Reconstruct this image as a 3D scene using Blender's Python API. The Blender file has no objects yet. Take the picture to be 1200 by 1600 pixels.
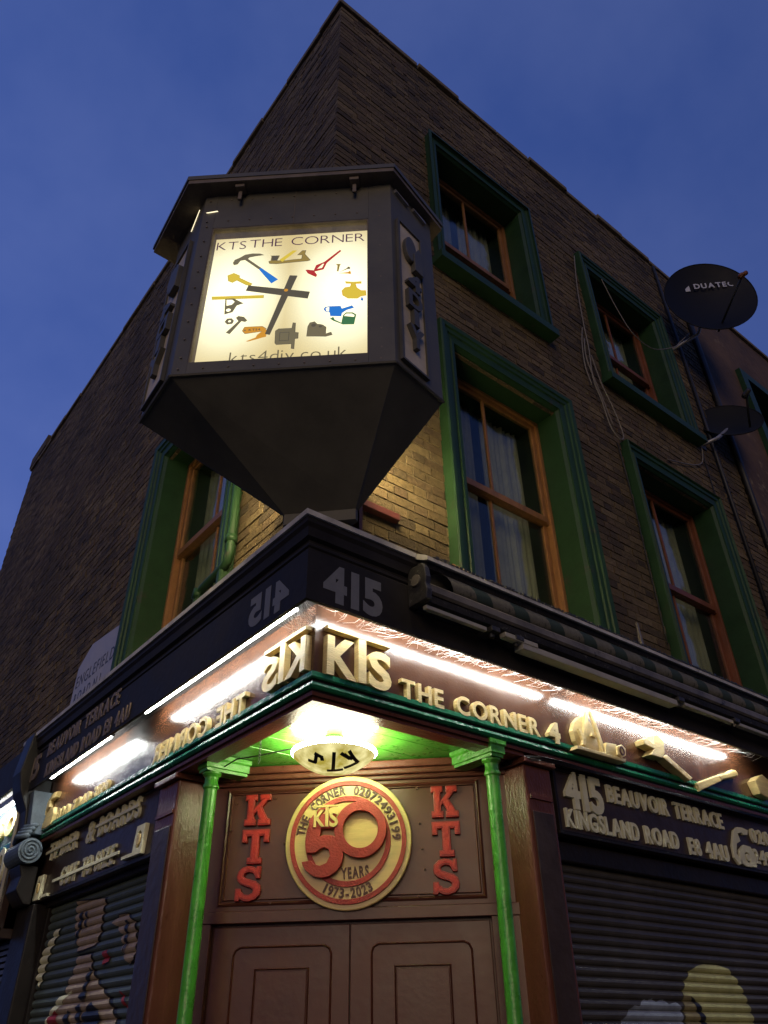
import bpy, bmesh, math, random
from mathutils import Matrix, Vector
random.seed(7)
sc = bpy.context.scene
col = sc.collection
R_ = math.radians

# ------------------------------------------------------------ camera
cam = bpy.data.cameras.new('camera'); co = bpy.data.objects.new('camera', cam); col.objects.link(co)
cam.sensor_fit = 'VERTICAL'; cam.sensor_height = 36.0; cam.lens = 27.05
cam.clip_start = 0.05; cam.clip_end = 2000
def cam_matrix(loc, pitch, roll, yaw):
    f = Vector((math.cos(yaw)*math.cos(pitch), math.sin(yaw)*math.cos(pitch), math.sin(pitch)))
    r0 = Vector((math.sin(yaw), -math.cos(yaw), 0)); u0 = r0.cross(f)
    r = math.cos(roll)*r0 + math.sin(roll)*u0; u = -math.sin(roll)*r0 + math.cos(roll)*u0
    m = Matrix(((r.x, u.x, -f.x, loc[0]), (r.y, u.y, -f.y, loc[1]), (r.z, u.z, -f.z, loc[2]), (0, 0, 0, 1)))
    return m
co.matrix_world = cam_matrix((-1.803, -2.877, 1.6), R_(35.0157), R_(-0.9125), R_(51.2422))
sc.camera = co
# ------------------------------------------------------------ sky
SUN_EL, SUN_ROT = R_(-3.2), R_(200)
w = bpy.data.worlds.new('World'); sc.world = w; w.use_nodes = True
nt = w.node_tree; bg = nt.nodes['Background']
sky = nt.nodes.new('ShaderNodeTexSky'); sky.sky_type = 'NISHITA'; sky.sun_disc = False
sky.sun_elevation = SUN_EL; sky.sun_rotation = SUN_ROT; sky.ozone_density = 3.0; sky.air_density = 1.2; sky.dust_density = 0.6
tc = nt.nodes.new('ShaderNodeTexCoord')
cn = nt.nodes.new('ShaderNodeTexNoise'); cn.inputs['Scale'].default_value = 2.6; cn.inputs['Detail'].default_value = 5; cn.inputs['Roughness'].default_value = .55
nt.links.new(tc.outputs['Generated'], cn.inputs['Vector'])
cr = nt.nodes.new('ShaderNodeValToRGB'); cr.color_ramp.elements[0].position = .3; cr.color_ramp.elements[1].position = .75
cr.color_ramp.elements[0].color = (.032, .068, .25, 1); cr.color_ramp.elements[1].color = (.078, .118, .32, 1)
nt.links.new(cn.outputs['Fac'], cr.inputs[0])
mx = nt.nodes.new('ShaderNodeMixRGB'); mx.blend_type = 'ADD'; mx.inputs[0].default_value = .35
nt.links.new(cr.outputs[0], mx.inputs[1]); 
skm = nt.nodes.new('ShaderNodeMixRGB'); skm.blend_type = 'MULTIPLY'; skm.inputs[0].default_value = 1; skm.inputs[2].default_value = (.6, .8, 1.3, 1)
nt.links.new(sky.outputs[0], skm.inputs[1]); nt.links.new(skm.outputs[0], mx.inputs[2])
sep = nt.nodes.new('ShaderNodeSeparateXYZ'); nt.links.new(tc.outputs['Generated'], sep.inputs[0])
mr = nt.nodes.new('ShaderNodeMapRange'); mr.inputs[1].default_value = 0; mr.inputs[2].default_value = 1; mr.inputs[3].default_value = 12.5; mr.inputs[4].default_value = 9.2
nt.links.new(sep.outputs['Z'], mr.inputs[0])
nt.links.new(mx.outputs[0], bg.inputs[0])
st = nt.nodes.new('ShaderNodeMath'); st.operation = 'MULTIPLY'; st.inputs[1].default_value = .1
ga = nt.nodes.new('ShaderNodeVectorMath'); ga.operation = 'DOT_PRODUCT'; ga.inputs[1].default_value = (-.55, .72, 0); nt.links.new(tc.outputs['Generated'], ga.inputs[0])
gr = nt.nodes.new('ShaderNodeMapRange'); gr.inputs[1].default_value = -.55; gr.inputs[2].default_value = .8; gr.inputs[3].default_value = .82; gr.inputs[4].default_value = 1.32; nt.links.new(ga.outputs['Value'], gr.inputs[0])
gm = nt.nodes.new('ShaderNodeMath'); gm.operation = 'MULTIPLY'; nt.links.new(gr.outputs[0], gm.inputs[0]); nt.links.new(mr.outputs[0], gm.inputs[1]); nt.links.new(gm.outputs[0], st.inputs[0]); nt.links.new(st.outputs[0], bg.inputs[1])
# weak warm glow of the street on the fronts (very dim dusk key light)
sl = bpy.data.lights.new('sun', 'SUN'); sl.energy = .66; sl.angle = R_(30); sl.color = (1, .72, .38)
so = bpy.data.objects.new('sun', sl); col.objects.link(so)
so.rotation_euler = Vector((.66, .70, -.27)).to_track_quat('-Z', 'Y').to_euler()
sc.view_settings.view_transform = 'Standard'; sc.view_settings.look = 'None'; sc.view_settings.gamma = 1
sc.view_settings.exposure = 0; sc.view_settings.use_curve_mapping = False
sc.cycles.use_denoising = True
sc.cycles.max_bounces = 8; sc.cycles.diffuse_bounces = 3; sc.cycles.glossy_bounces = 3; sc.cycles.transparent_max_bounces = 12
sc.cycles.sample_clamp_indirect = 6

# ------------------------------------------------------------ materials
def mat(name, color, rough=.5, metal=0, noise=.0, nscale=6, bump=0, bscale=40, spec=.5, worn=None, wornamt=.0, wscale=9, coat=0, objrand=0, stretch=None, emit=None, estr=0):
    m = bpy.data.materials.new(name); m.use_nodes = True; n = m.node_tree.nodes; l = m.node_tree.links
    b = n['Principled BSDF']; b.inputs['Roughness'].default_value = rough; b.inputs['Metallic'].default_value = metal
    b.inputs['Specular IOR Level'].default_value = spec; b.inputs['Coat Weight'].default_value = coat; b.inputs['Coat Roughness'].default_value = .12
    c = n.new('ShaderNodeRGB'); c.outputs[0].default_value = (*color, 1); out = c.outputs[0]
    t = n.new('ShaderNodeTexCoord'); mp = n.new('ShaderNodeMapping'); l.new(t.outputs['Object'], mp.inputs[0])
    if stretch: mp.inputs['Scale'].default_value = stretch
    if noise:
        x = n.new('ShaderNodeTexNoise'); x.inputs['Scale'].default_value = nscale; x.inputs['Detail'].default_value = 6; x.inputs['Roughness'].default_value = .65
        l.new(mp.outputs[0], x.inputs[0]); r = n.new('ShaderNodeMapRange'); r.inputs[1].default_value = .3; r.inputs[2].default_value = .7
        r.inputs[3].default_value = 1-noise; r.inputs[4].default_value = 1+noise; l.new(x.outputs['Fac'], r.inputs[0])
        k = n.new('ShaderNodeMixRGB'); k.blend_type = 'MULTIPLY'; k.inputs[0].default_value = 1; l.new(out, k.inputs[1]); l.new(r.outputs[0], k.inputs[2]); out = k.outputs[0]
        rr = n.new('ShaderNodeMapRange'); rr.inputs[3].default_value = max(0, rough-.12); rr.inputs[4].default_value = min(1, rough+.15); l.new(x.outputs['Fac'], rr.inputs[0]); l.new(rr.outputs[0], b.inputs['Roughness'])
    if objrand:
        oi = n.new('ShaderNodeObjectInfo'); ge = n.new('ShaderNodeNewGeometry'); ad = n.new('ShaderNodeMath'); ad.operation = 'ADD'
        l.new(oi.outputs['Random'], ad.inputs[0]); l.new(ge.outputs['Random Per Island'], ad.inputs[1])
        fr = n.new('ShaderNodeMath'); fr.operation = 'FRACT'; l.new(ad.outputs[0], fr.inputs[0])
        r2 = n.new('ShaderNodeMapRange'); r2.inputs[3].default_value = 1-objrand; r2.inputs[4].default_value = 1+objrand; l.new(fr.outputs[0], r2.inputs[0])
        k = n.new('ShaderNodeMixRGB'); k.blend_type = 'MULTIPLY'; k.inputs[0].default_value = 1; l.new(out, k.inputs[1]); l.new(r2.outputs[0], k.inputs[2]); out = k.outputs[0]
    if worn:
        x = n.new('ShaderNodeTexNoise'); x.inputs['Scale'].default_value = wscale; x.inputs['Detail'].default_value = 9; x.inputs['Roughness'].default_value = .75
        l.new(mp.outputs[0], x.inputs[0]); r = n.new('ShaderNodeMapRange'); r.inputs[1].default_value = 1-wornamt; r.inputs[2].default_value = 1-wornamt+.06; r.clamp = True
        l.new(x.outputs['Fac'], r.inputs[0]); k = n.new('ShaderNodeMixRGB'); k.inputs[2].default_value = (*worn, 1); l.new(r.outputs[0], k.inputs[0]); l.new(out, k.inputs[1]); out = k.outputs[0]
    l.new(out, b.inputs['Base Color'])
    if bump:
        x = n.new('ShaderNodeTexNoise'); x.inputs['Scale'].default_value = bscale; x.inputs['Detail'].default_value = 4; l.new(mp.outputs[0], x.inputs[0])
        bp = n.new('ShaderNodeBump'); bp.inputs['Strength'].default_value = bump; bp.inputs['Distance'].default_value = .01; l.new(x.outputs['Fac'], bp.inputs['Height']); l.new(bp.outputs[0], b.inputs['Normal'])
    if emit:
        b.inputs['Emission Color'].default_value = (*emit, 1); b.inputs['Emission Strength'].default_value = estr
    return m
def emis(name, color, s):
    m = bpy.data.materials.new(name); m.use_nodes = True; n = m.node_tree.nodes; l = m.node_tree.links
    n.remove(n['Principled BSDF']); e = n.new('ShaderNodeEmission'); e.inputs[0].default_value = (*color, 1); e.inputs[1].default_value = s
    l.new(e.outputs[0], n['Material Output'].inputs[0]); return m
def glass(name, tint=(.9, .95, .9), gl=.06):
    m = bpy.data.materials.new(name); m.use_nodes = True; n = m.node_tree.nodes; l = m.node_tree.links
    n.remove(n['Principled BSDF']); t = n.new('ShaderNodeBsdfTransparent'); t.inputs[0].default_value = (*tint, 1)
    g = n.new('ShaderNodeBsdfGlossy'); g.inputs['Roughness'].default_value = gl; lw = n.new('ShaderNodeLayerWeight'); lw.inputs[0].default_value = .5; f5 = n.new('ShaderNodeMath'); f5.operation = 'POWER'; f5.inputs[1].default_value = 4.2; l.new(lw.outputs['Facing'], f5.inputs[0])
    f = n.new('ShaderNodeMapRange'); f.inputs[3].default_value = .035; f.inputs[4].default_value = .95; l.new(f5.outputs[0], f.inputs[0])
    x = n.new('ShaderNodeTexNoise'); x.inputs['Scale'].default_value = 2.2; tcx = n.new('ShaderNodeTexCoord'); l.new(tcx.outputs['Object'], x.inputs[0])
    bp = n.new('ShaderNodeBump'); bp.inputs['Strength'].default_value = .25; bp.inputs['Distance'].default_value = .05; l.new(x.outputs['Fac'], bp.inputs['Height']); l.new(bp.outputs[0], g.inputs['Normal'])
    s = n.new('ShaderNodeMixShader'); l.new(f.outputs[0], s.inputs[0]); l.new(t.outputs[0], s.inputs[1]); l.new(g.outputs[0], s.inputs[2]); l.new(s.outputs[0], n['Material Output'].inputs[0]); return m

M = {}
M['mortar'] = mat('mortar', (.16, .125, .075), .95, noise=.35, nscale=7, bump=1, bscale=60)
M['green'] = mat('green_paint', (.016, .046, .017), .5, spec=.25, noise=.22, nscale=5, bump=.25, bscale=25, worn=(.035, .04, .025), wornamt=.40, wscale=6)
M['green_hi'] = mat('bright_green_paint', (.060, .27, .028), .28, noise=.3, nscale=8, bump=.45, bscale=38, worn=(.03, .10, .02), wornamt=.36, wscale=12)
M['green_dark'] = mat('dark_green_paint', (.008, .12, .045), .25, noise=.35, nscale=4, bump=.4, bscale=30, worn=(.02, .02, .015), wornamt=.36, wscale=5)
M['brown'] = mat('fascia_brown_paint', (.062, .024, .011), .19, noise=.2, nscale=3, bump=.12, bscale=90, spec=.6)
M['brown_dark'] = mat('door_brown_paint', (.092, .026, .016), .34, spec=.42, noise=.15, nscale=4, bump=.10, bscale=22, worn=(.16, .10, .07), wornamt=.29)
M['brown_old'] = mat('worn_brown_paint', (.115, .038, .021), .30, spec=.4, noise=.2, nscale=3, bump=.35, bscale=25, worn=(.17, .09, .06), wornamt=.31, stretch=(3, 3, 1))
M['navy'] = mat('black_board_paint', (.023, .021, .021), .55, spec=.12, noise=.3, nscale=3, bump=.25, bscale=18, worn=(.045, .045, .055), wornamt=.33)
M['black'] = mat('black_paint', (.016, .013, .011), .45, spec=.2, noise=.3, nscale=5, bump=.3, bscale=25)
M['maroon'] = mat('sign_board_paint', (.045, .028, .021), .36, spec=.35, noise=.3, nscale=3, bump=.3, bscale=15, worn=(.05, .03, .03), wornamt=.35)
M['gold'] = mat('carved_gold_wood', (.58, .43, .17), .45, noise=.22, nscale=5, bump=.35, bscale=30, objrand=.1, stretch=(1, 6, 1))
M['cream'] = mat('cream_letter_paint', (.70, .68, .44), .5, noise=.15, nscale=8, bump=.3, bscale=40, objrand=.06)
M['dim'] = mat('dull_tan_letter_paint', (.19, .15, .12), .6, noise=.35, nscale=9, worn=(.03, .03, .04), wornamt=.38)
M['grey_flat'] = mat('grey_number_paint', (.17, .175, .18), .6, noise=.12, nscale=20)
M['lead'] = mat('lead_flashing', (.46, .45, .43), .6, noise=.4, nscale=5, bump=.5, bscale=12, worn=(.06, .055, .05), wornamt=.38)
M['metal'] = mat('dark_metal', (.03, .03, .033), .4, metal=.3, noise=.3, nscale=6, bump=.2)
M['clockbody'] = mat('clock_case_paint', (.088, .082, .060), .55, noise=.3, nscale=2.2, bump=.2, bscale=8, worn=(.07, .055, .04), wornamt=.33, wscale=3)
M['clockroof'] = mat('clock_roof_underside', (.16, .125, .09), .7, noise=.4, nscale=5, bump=.4, bscale=20)
M['panel'] = mat('clock_side_panel', (.50, .43, .31), .6, noise=.3, nscale=3)
M['oak'] = mat('orange_sash_wood', (.24, .11, .035), .42, noise=.3, nscale=6, bump=.5, bscale=40, worn=(.50, .40, .28), wornamt=.31, stretch=(3, 3, 1))
M['oak2'] = mat('red_brown_sash_wood', (.17, .055, .022), .45, noise=.3, nscale=6, bump=.4, bscale=40, worn=(.5, .5, .48), wornamt=.3)
M['curtain'] = mat('grey_curtain', (.14, .13, .11), .9, noise=.35, nscale=3)
M['net'] = mat('net_curtain', (.26, .235, .18), .9, noise=.25, nscale=4)
M['room'] = mat('dark_room', (.02, .02, .02), .9)
M['glass'] = glass('window_glass')
M['clockglass'] = glass('clock_glass', (.97, .97, .95), .02)
M['red'] = mat('red_letter_paint', (.50, .025, .016), .45, noise=.18, nscale=14, bump=.5, bscale=60)
M['red_rim'] = mat('red_letter_rim', (.36, .018, .012), .4, noise=.15, nscale=14)
M['discwood'] = mat('varnished_pale_wood', (.62, .43, .16), .32, noise=.13, nscale=3, bump=.1, bscale=20, stretch=(1, 7, 1))
M['discred'] = mat('disc_red_paint', (.37, .03, .022), .5, noise=.2, nscale=12, bump=.4, bscale=70)
M['discdark'] = mat('burnt_letter_brown', (.09, .025, .018), .5, noise=.2)
M['pipe'] = mat('pipe_black', (.014, .014, .014), .5, noise=.2)
M['awn'] = mat('awning_cassette_metal', (.19, .17, .14), .42, metal=.2, noise=.45, nscale=4, bump=.2, worn=(.03, .03, .03), wornamt=.42)
M['awn_dark'] = mat('awning_dark_edge', (.03, .028, .026), .5, noise=.4, nscale=12, bump=.4, worn=(.2, .19, .17), wornamt=.40, wscale=30)
M['awn_w'] = mat('awning_cream_stripe', (.13, .125, .10), .8, noise=.45, nscale=7, worn=(.04, .04, .035), wornamt=.42)
M['awn_g'] = mat('awning_green_stripe', (.03, .05, .042), .8, noise=.3, nscale=7)
M['tray'] = mat('pale_arm_metal', (.33, .31, .25), .5, noise=.2, nscale=5)
M['slat'] = mat('shutter_slat_black', (.062, .056, .048), .42, spec=.35, noise=.3, nscale=4, bump=.25, bscale=18, worn=(.06, .06, .06), wornamt=.33, stretch=(1, 1, 3))
M['slat_l'] = mat('shutter_slat_greygreen', (.075, .095, .082), .45, noise=.3, nscale=4, bump=.25, bscale=18)
M['art_yellow'] = mat('mural_yellow', (.43, .42, .17), .5, noise=.25, nscale=7)
M['art_olive'] = mat('mural_olive', (.25, .21, .09), .5, noise=.3, nscale=7)
M['art_black'] = mat('mural_black', (.015, .014, .014), .45)
M['art_grey'] = mat('mural_grey_blue', (.24, .27, .31), .5, noise=.4, nscale=5, worn=(.08, .06, .09), wornamt=.4, wscale=4)
M['art_skin'] = mat('mural_skin', (.34, .26, .18), .55, noise=.25, nscale=6)
M['art_red'] = mat('mural_red', (.28, .02, .015), .55, noise=.2)
M['stone'] = mat('carved_grey_blue_paint', (.09, .12, .145), .6, noise=.3, nscale=10, bump=.6, bscale=30)
M['plate'] = mat('street_sign_enamel', (.36, .33, .29), .4, noise=.15, nscale=6, worn=(.15, .12, .1), wornamt=.32)
M['black_text'] = mat('black_letters', (.02, .02, .022), .5)
M['dish'] = mat('dish_navy', (.003, .004, .010), .6, spec=.2, noise=.2, nscale=4)
M['dish_dark'] = mat('dish_dark', (.008, .008, .008), .7, spec=.2, noise=.3, nscale=5)
M['white_text'] = mat('pale_print', (.45, .46, .5), .5)
M['cable'] = mat('pale_cable', (.17, .15, .12), .6)
M['galv'] = mat('galvanised_tube', (.33, .32, .31), .4, metal=.4, noise=.3)
M['render'] = mat('old_wall_render', (.095, .055, .03), .9, noise=.45, nscale=1.6, bump=.9, bscale=12, worn=(.24, .17, .09), wornamt=.42, wscale=2)
M['asphalt'] = mat('asphalt', (.05, .05, .05), .9, noise=.3, nscale=8, bump=.6, bscale=80)
M['paving'] = mat('paving_slab', (.22, .21, .19), .85, noise=.25, nscale=5, bump=.4, bscale=50, objrand=.12)
M['plumred'] = mat('dark_red_plaque', (.10, .025, .02), .5, noise=.3)
M['web'] = mat('cobweb', (.6, .6, .58), .6)
M['tread'] = mat('tread_plate', (.30, .26, .22), .5, metal=.2, noise=.3, nscale=3, bump=.3)
M['led'] = emis('led_tube_light', (.92, .96, .93), 90)
M['led_off'] = mat('led_end_cap', (.5, .5, .5), .4)
M['lampglow'] = emis('lamp_glass_glow', (1, .92, .62), 72)
M['slit'] = emis('light_gap_glow', (1, .86, .55), 1.6)
M['assumed_leak'] = emis('assumed_back_glow', (1, .80, .42), 78)  # assumed source: unseen strips behind the clock, added to brighten the brick

# London stock brick: yellow-brown, purple-brown and sooty bricks mixed
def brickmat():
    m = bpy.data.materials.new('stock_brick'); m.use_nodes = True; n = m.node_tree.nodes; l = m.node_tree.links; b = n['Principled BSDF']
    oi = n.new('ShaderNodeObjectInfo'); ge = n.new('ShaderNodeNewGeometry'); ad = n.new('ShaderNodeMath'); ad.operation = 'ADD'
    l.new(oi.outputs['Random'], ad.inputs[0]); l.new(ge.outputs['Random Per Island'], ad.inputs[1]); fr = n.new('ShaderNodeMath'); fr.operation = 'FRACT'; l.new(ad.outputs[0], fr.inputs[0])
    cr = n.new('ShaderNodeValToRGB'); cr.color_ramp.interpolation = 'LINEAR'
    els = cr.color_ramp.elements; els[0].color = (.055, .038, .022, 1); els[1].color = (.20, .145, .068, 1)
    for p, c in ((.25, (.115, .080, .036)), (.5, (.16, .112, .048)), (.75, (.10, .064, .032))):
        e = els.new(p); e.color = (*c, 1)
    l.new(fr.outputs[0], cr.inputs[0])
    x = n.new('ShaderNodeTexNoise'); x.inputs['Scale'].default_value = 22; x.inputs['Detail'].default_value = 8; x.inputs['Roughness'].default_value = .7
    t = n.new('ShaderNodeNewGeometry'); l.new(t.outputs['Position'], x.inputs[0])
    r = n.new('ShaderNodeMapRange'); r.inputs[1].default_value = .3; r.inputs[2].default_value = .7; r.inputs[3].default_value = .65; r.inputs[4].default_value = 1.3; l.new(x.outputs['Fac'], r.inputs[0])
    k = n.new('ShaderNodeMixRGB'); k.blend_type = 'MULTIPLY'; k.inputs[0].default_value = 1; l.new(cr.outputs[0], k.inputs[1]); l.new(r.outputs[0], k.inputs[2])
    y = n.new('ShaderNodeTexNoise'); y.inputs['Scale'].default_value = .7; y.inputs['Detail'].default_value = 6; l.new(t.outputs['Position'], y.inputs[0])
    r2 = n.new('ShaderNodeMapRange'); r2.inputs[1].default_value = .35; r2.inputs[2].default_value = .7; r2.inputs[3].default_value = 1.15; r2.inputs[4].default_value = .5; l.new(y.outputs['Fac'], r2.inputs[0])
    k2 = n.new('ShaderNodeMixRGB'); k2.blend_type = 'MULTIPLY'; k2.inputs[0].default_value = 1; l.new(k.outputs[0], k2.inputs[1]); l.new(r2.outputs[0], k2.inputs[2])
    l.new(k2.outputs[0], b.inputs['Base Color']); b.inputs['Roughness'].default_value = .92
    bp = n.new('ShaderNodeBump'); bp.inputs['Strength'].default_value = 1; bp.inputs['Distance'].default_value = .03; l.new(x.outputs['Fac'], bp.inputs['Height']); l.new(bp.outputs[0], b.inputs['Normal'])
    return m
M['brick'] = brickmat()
def clockface():
    m = bpy.data.materials.new('backlit_clock_face'); m.use_nodes = True; n = m.node_tree.nodes; l = m.node_tree.links; n.remove(n['Principled BSDF'])
    t = n.new('ShaderNodeTexCoord'); s = n.new('ShaderNodeSeparateXYZ'); l.new(t.outputs['Object'], s.inputs[0])
    def math_(op, a, b=None):
        q = n.new('ShaderNodeMath'); q.operation = op
        for i, v in enumerate((a, b)):
            if v is None: continue
            if isinstance(v, (int, float)): q.inputs[i].default_value = v
            else: l.new(v, q.inputs[i])
        return q.outputs[0]
    ax = math_('ABSOLUTE', s.outputs['X']); dx = math_('ABSOLUTE', math_('SUBTRACT', ax, .33)); gx = math_('EXPONENT', math_('MULTIPLY', math_('MULTIPLY', dx, dx), -16))
    dz = math_('ABSOLUTE', s.outputs['Y']); gz = math_('EXPONENT', math_('MULTIPLY', math_('MULTIPLY', dz, dz), -6))
    tot = math_('ADD', math_('MULTIPLY', math_('MULTIPLY', gx, gz), 1.1), .62)
    e = n.new('ShaderNodeEmission'); cr = n.new('ShaderNodeValToRGB'); cr.color_ramp.elements[0].color = (1, .74, .28, 1); cr.color_ramp.elements[1].color = (1, .93, .62, 1)
    cr.color_ramp.elements[0].position = .55; cr.color_ramp.elements[1].position = 1.0
    l.new(tot, cr.inputs[0]); l.new(cr.outputs[0], e.inputs[0]); l.new(math_('MULTIPLY', tot, 1.25), e.inputs[1]); l.new(e.outputs[0], n['Material Output'].inputs[0]); return m
M['face'] = clockface()
for k_, c_ in dict(i_grey=(.20, .165, .085), i_dark=(.115, .095, .055), i_blue=(.03, .22, .75), i_red=(.55, .035, .02), i_yellow=(.85, .62, .05), i_orange=(.75, .33, .02), i_green=(.06, .20, .07), i_purple=(.10, .035, .06), i_white=(1, .95, .7), i_brass=(.36, .25, .05)).items():
    M[k_] = emis('clock_print_' + k_[2:], c_, 1.0)

# ------------------------------------------------------------ object helpers
W = {}
def reg(o, mw, parent=None):
    W[o.name] = mw
    if parent is not None:
        o.parent = parent; o.matrix_parent_inverse = Matrix.Identity(4)
        o.matrix_basis = W[parent.name].inverted() @ mw
    else: o.matrix_basis = mw
    return o
def tag(o, label=None, cat=None, group=None, kind=None):
    if label: o['label'] = label
    if cat: o['category'] = cat
    if group: o['group'] = group
    if kind: o['kind'] = kind
    return o
def thing(name, loc, label, cat, group=None):
    o = bpy.data.objects.new(name, None); col.objects.link(o); o.empty_display_size = .1
    reg(o, Matrix.Translation(loc)); return tag(o, label, cat, group)
I4 = Matrix.Identity(4)
class MB:
    def __init__(s): s.bm = bmesh.new()
    def face(s, pts, mi=0):
        vs = [s.bm.verts.new(p) for p in pts]; f = s.bm.faces.new(vs); f.material_index = mi; return f
    def box(s, x0, x1, y0, y1, z0, z1):
        if x0 > x1: x0, x1 = x1, x0
        if y0 > y1: y0, y1 = y1, y0
        v = [s.bm.verts.new(p) for p in ((x0,y0,z0),(x1,y0,z0),(x1,y1,z0),(x0,y1,z0),(x0,y0,z1),(x1,y0,z1),(x1,y1,z1),(x0,y1,z1))]
        for f in ((0,3,2,1),(4,5,6,7),(0,1,5,4),(1,2,6,5),(2,3,7,6),(3,0,4,7)): s.bm.faces.new([v[i] for i in f])
        return s
    def sbox(s, side, a0, a1, d0, d1, z0, z1):
        return s.box(a0, a1, d0, d1, z0, z1) if side == 'R' else s.box(d0, d1, a0, a1, z0, z1)
    def prism(s, poly, z0, z1, m=None):           # poly in xy, extruded in z, optional matrix
        lo = [Vector((x, y, z0)) for x, y in poly]; hi = [Vector((x, y, z1)) for x, y in poly]
        if m: lo = [m @ p for p in lo]; hi = [m @ p for p in hi]
        a = [s.bm.verts.new(p) for p in lo]; b = [s.bm.verts.new(p) for p in hi]; n = len(a)
        s.bm.faces.new(a[::-1]); s.bm.faces.new(b)
        for i in range(n): s.bm.faces.new((a[i], a[(i+1) % n], b[(i+1) % n], b[i]))
        return s
    def loft(s, rings, close=True, cap=True):
        R = [[s.bm.verts.new(p) for p in r] for r in rings]; n = len(R[0])
        for i in range(len(R)-1):
            for j in range(n if close else n-1): s.bm.faces.new((R[i][j], R[i][(j+1) % n], R[i+1][(j+1) % n], R[i+1][j]))
        if cap and close: s.bm.faces.new(R[0][::-1]); s.bm.faces.new(R[-1])
        return s
    def tube(s, pts, r, n=8, cap=True):
        pts = [Vector(p) for p in pts]; rings = []
        rr = r if isinstance(r, (list, tuple)) else [r]*len(pts)
        up = Vector((0, 0, 1)); prev = None
        for i, p in enumerate(pts):
            t = (pts[min(i+1, len(pts)-1)] - pts[max(i-1, 0)]).normalized()
            if prev is None: a = t.cross(up if abs(t.z) < .9 else Vector((1, 0, 0))).normalized()
            else: a = (prev - t*prev.dot(t)).normalized()
            prev = a; b = t.cross(a)
            rings.append([p + (a*math.cos(2*math.pi*k/n) + b*math.sin(2*math.pi*k/n))*rr[i] for k in range(n)])
        return s.loft(rings, True, cap)
    def build(s, name, m, parent=None, smooth=False, mw=None, bevel=0, recalc=True, kind=None):
        bm = s.bm
        if recalc: bmesh.ops.recalc_face_normals(bm, faces=bm.faces)
        if mw is None:
            xs = [v.co for v in bm.verts]
            c = Vector(((min(p.x for p in xs)+max(p.x for p in xs))/2, (min(p.y for p in xs)+max(p.y for p in xs))/2, min(p.z for p in xs)))
            mw = Matrix.Translation(c); bmesh.ops.translate(bm, verts=bm.verts, vec=-c)
        me = bpy.data.meshes.new(name); bm.to_mesh(me); bm.free()
        for q in (m if isinstance(m, (list, tuple)) else [m]): me.materials.append(M[q] if isinstance(q, str) else q)
        if smooth:
            for p in me.polygons: p.use_smooth = True
        o = bpy.data.objects.new(name, me); col.objects.link(o); reg(o, mw, parent)
        if bevel:
            b = o.modifiers.new('bevel', 'BEVEL'); b.width = bevel; b.segments = 2; b.limit_method = 'ANGLE'
        if kind: o['kind'] = kind
        return o
def copy_obj(o, mw, parent=None):
    c = o.copy(); col.objects.link(c); c.parent = None
    for k in ('label', 'category', 'group'):
        pass
    reg(c, mw, parent); return c
def copy_tree(o, delta, parent=None):
    c = copy_obj(o, delta @ W[o.name], parent)
    for ch in list(o.children): copy_tree(ch, delta, c)
    return c
# mouldings that run along the left front, mitre at the corner, and along the right front
def run(name, prof, aL, aR, m, parent, start=None):
    b = MB()
    rings = []
    if aL is not None: rings.append([(d, aL, z) for d, z in prof])
    if aL is not None and aR is not None: rings.append([(d, d, z) for d, z in prof])
    if aR is not None:
        if aL is None: rings.append([(start, d, z) for d, z in prof])
        rings.append([(aR, d, z) for d, z in prof])
    elif start is not None: rings.append([(d, start, z) for d, z in prof])
    b.loft(rings); return b.build(name, m, parent)
# frames: x = to the right seen from outside, y = up, z = out of the wall
def frame(side, a, z, d):
    if side == 'R': return Matrix(((1,0,0,a),(0,0,-1,d),(0,1,0,z),(0,0,0,1)))
    if side == 'L': return Matrix(((0,0,-1,d),(-1,0,0,a),(0,1,0,z),(0,0,0,1)))
q = math.sqrt(.5)
def dframe(s, u=0, z=0, wout=0):
    o = Vector((s/2+u*q-wout*q, s/2-u*q-wout*q, z))
    return Matrix(((q,0,-q,o.x),(-q,0,-q,o.y),(0,1,0,o.z),(0,0,0,1)))
# filled 2D shapes and lettering
def curve_mesh(cu, name):
    t = bpy.data.objects.new('tmp', cu); col.objects.link(t)
    dg = bpy.context.evaluated_depsgraph_get(); me = bpy.data.meshes.new_from_object(t.evaluated_get(dg)); me.name = name
    bpy.data.objects.remove(t); return me
def shape(name, loops, thick, m, mw, parent=None, bevel=.0, mirror=False, round_=None):
    cu = bpy.data.curves.new(name, 'CURVE'); cu.dimensions = '2D'; cu.fill_mode = 'BOTH'
    cx = sum(p[0] for p in loops[0])/len(loops[0]); cy = sum(p[1] for p in loops[0])/len(loops[0])
    for lp in loops:
        sp = cu.splines.new('POLY'); sp.points.add(len(lp)-1); sp.use_cyclic_u = True
        for i, p in enumerate(lp): sp.points[i].co = (p[0]-cx, p[1]-cy, 0, 1)
    cu.extrude = max(thick/2 - bevel, 0); cu.bevel_depth = bevel; cu.bevel_resolution = 1; cu.offset = -bevel
    me = curve_mesh(cu, name); bpy.data.curves.remove(cu)
    for p_ in me.polygons: p_.use_smooth = False
    for v in me.vertices:
        v.co.z += thick/2
        if mirror: v.co.x = -v.co.x
    if mirror: me.flip_normals()
    me.materials.clear(); me.materials.append(M[m])
    o = bpy.data.objects.new(name, me); col.objects.link(o)
    return reg(o, mw @ Matrix.Translation((-cx if mirror else cx, cy, 0)), parent)
GL = {}
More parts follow.
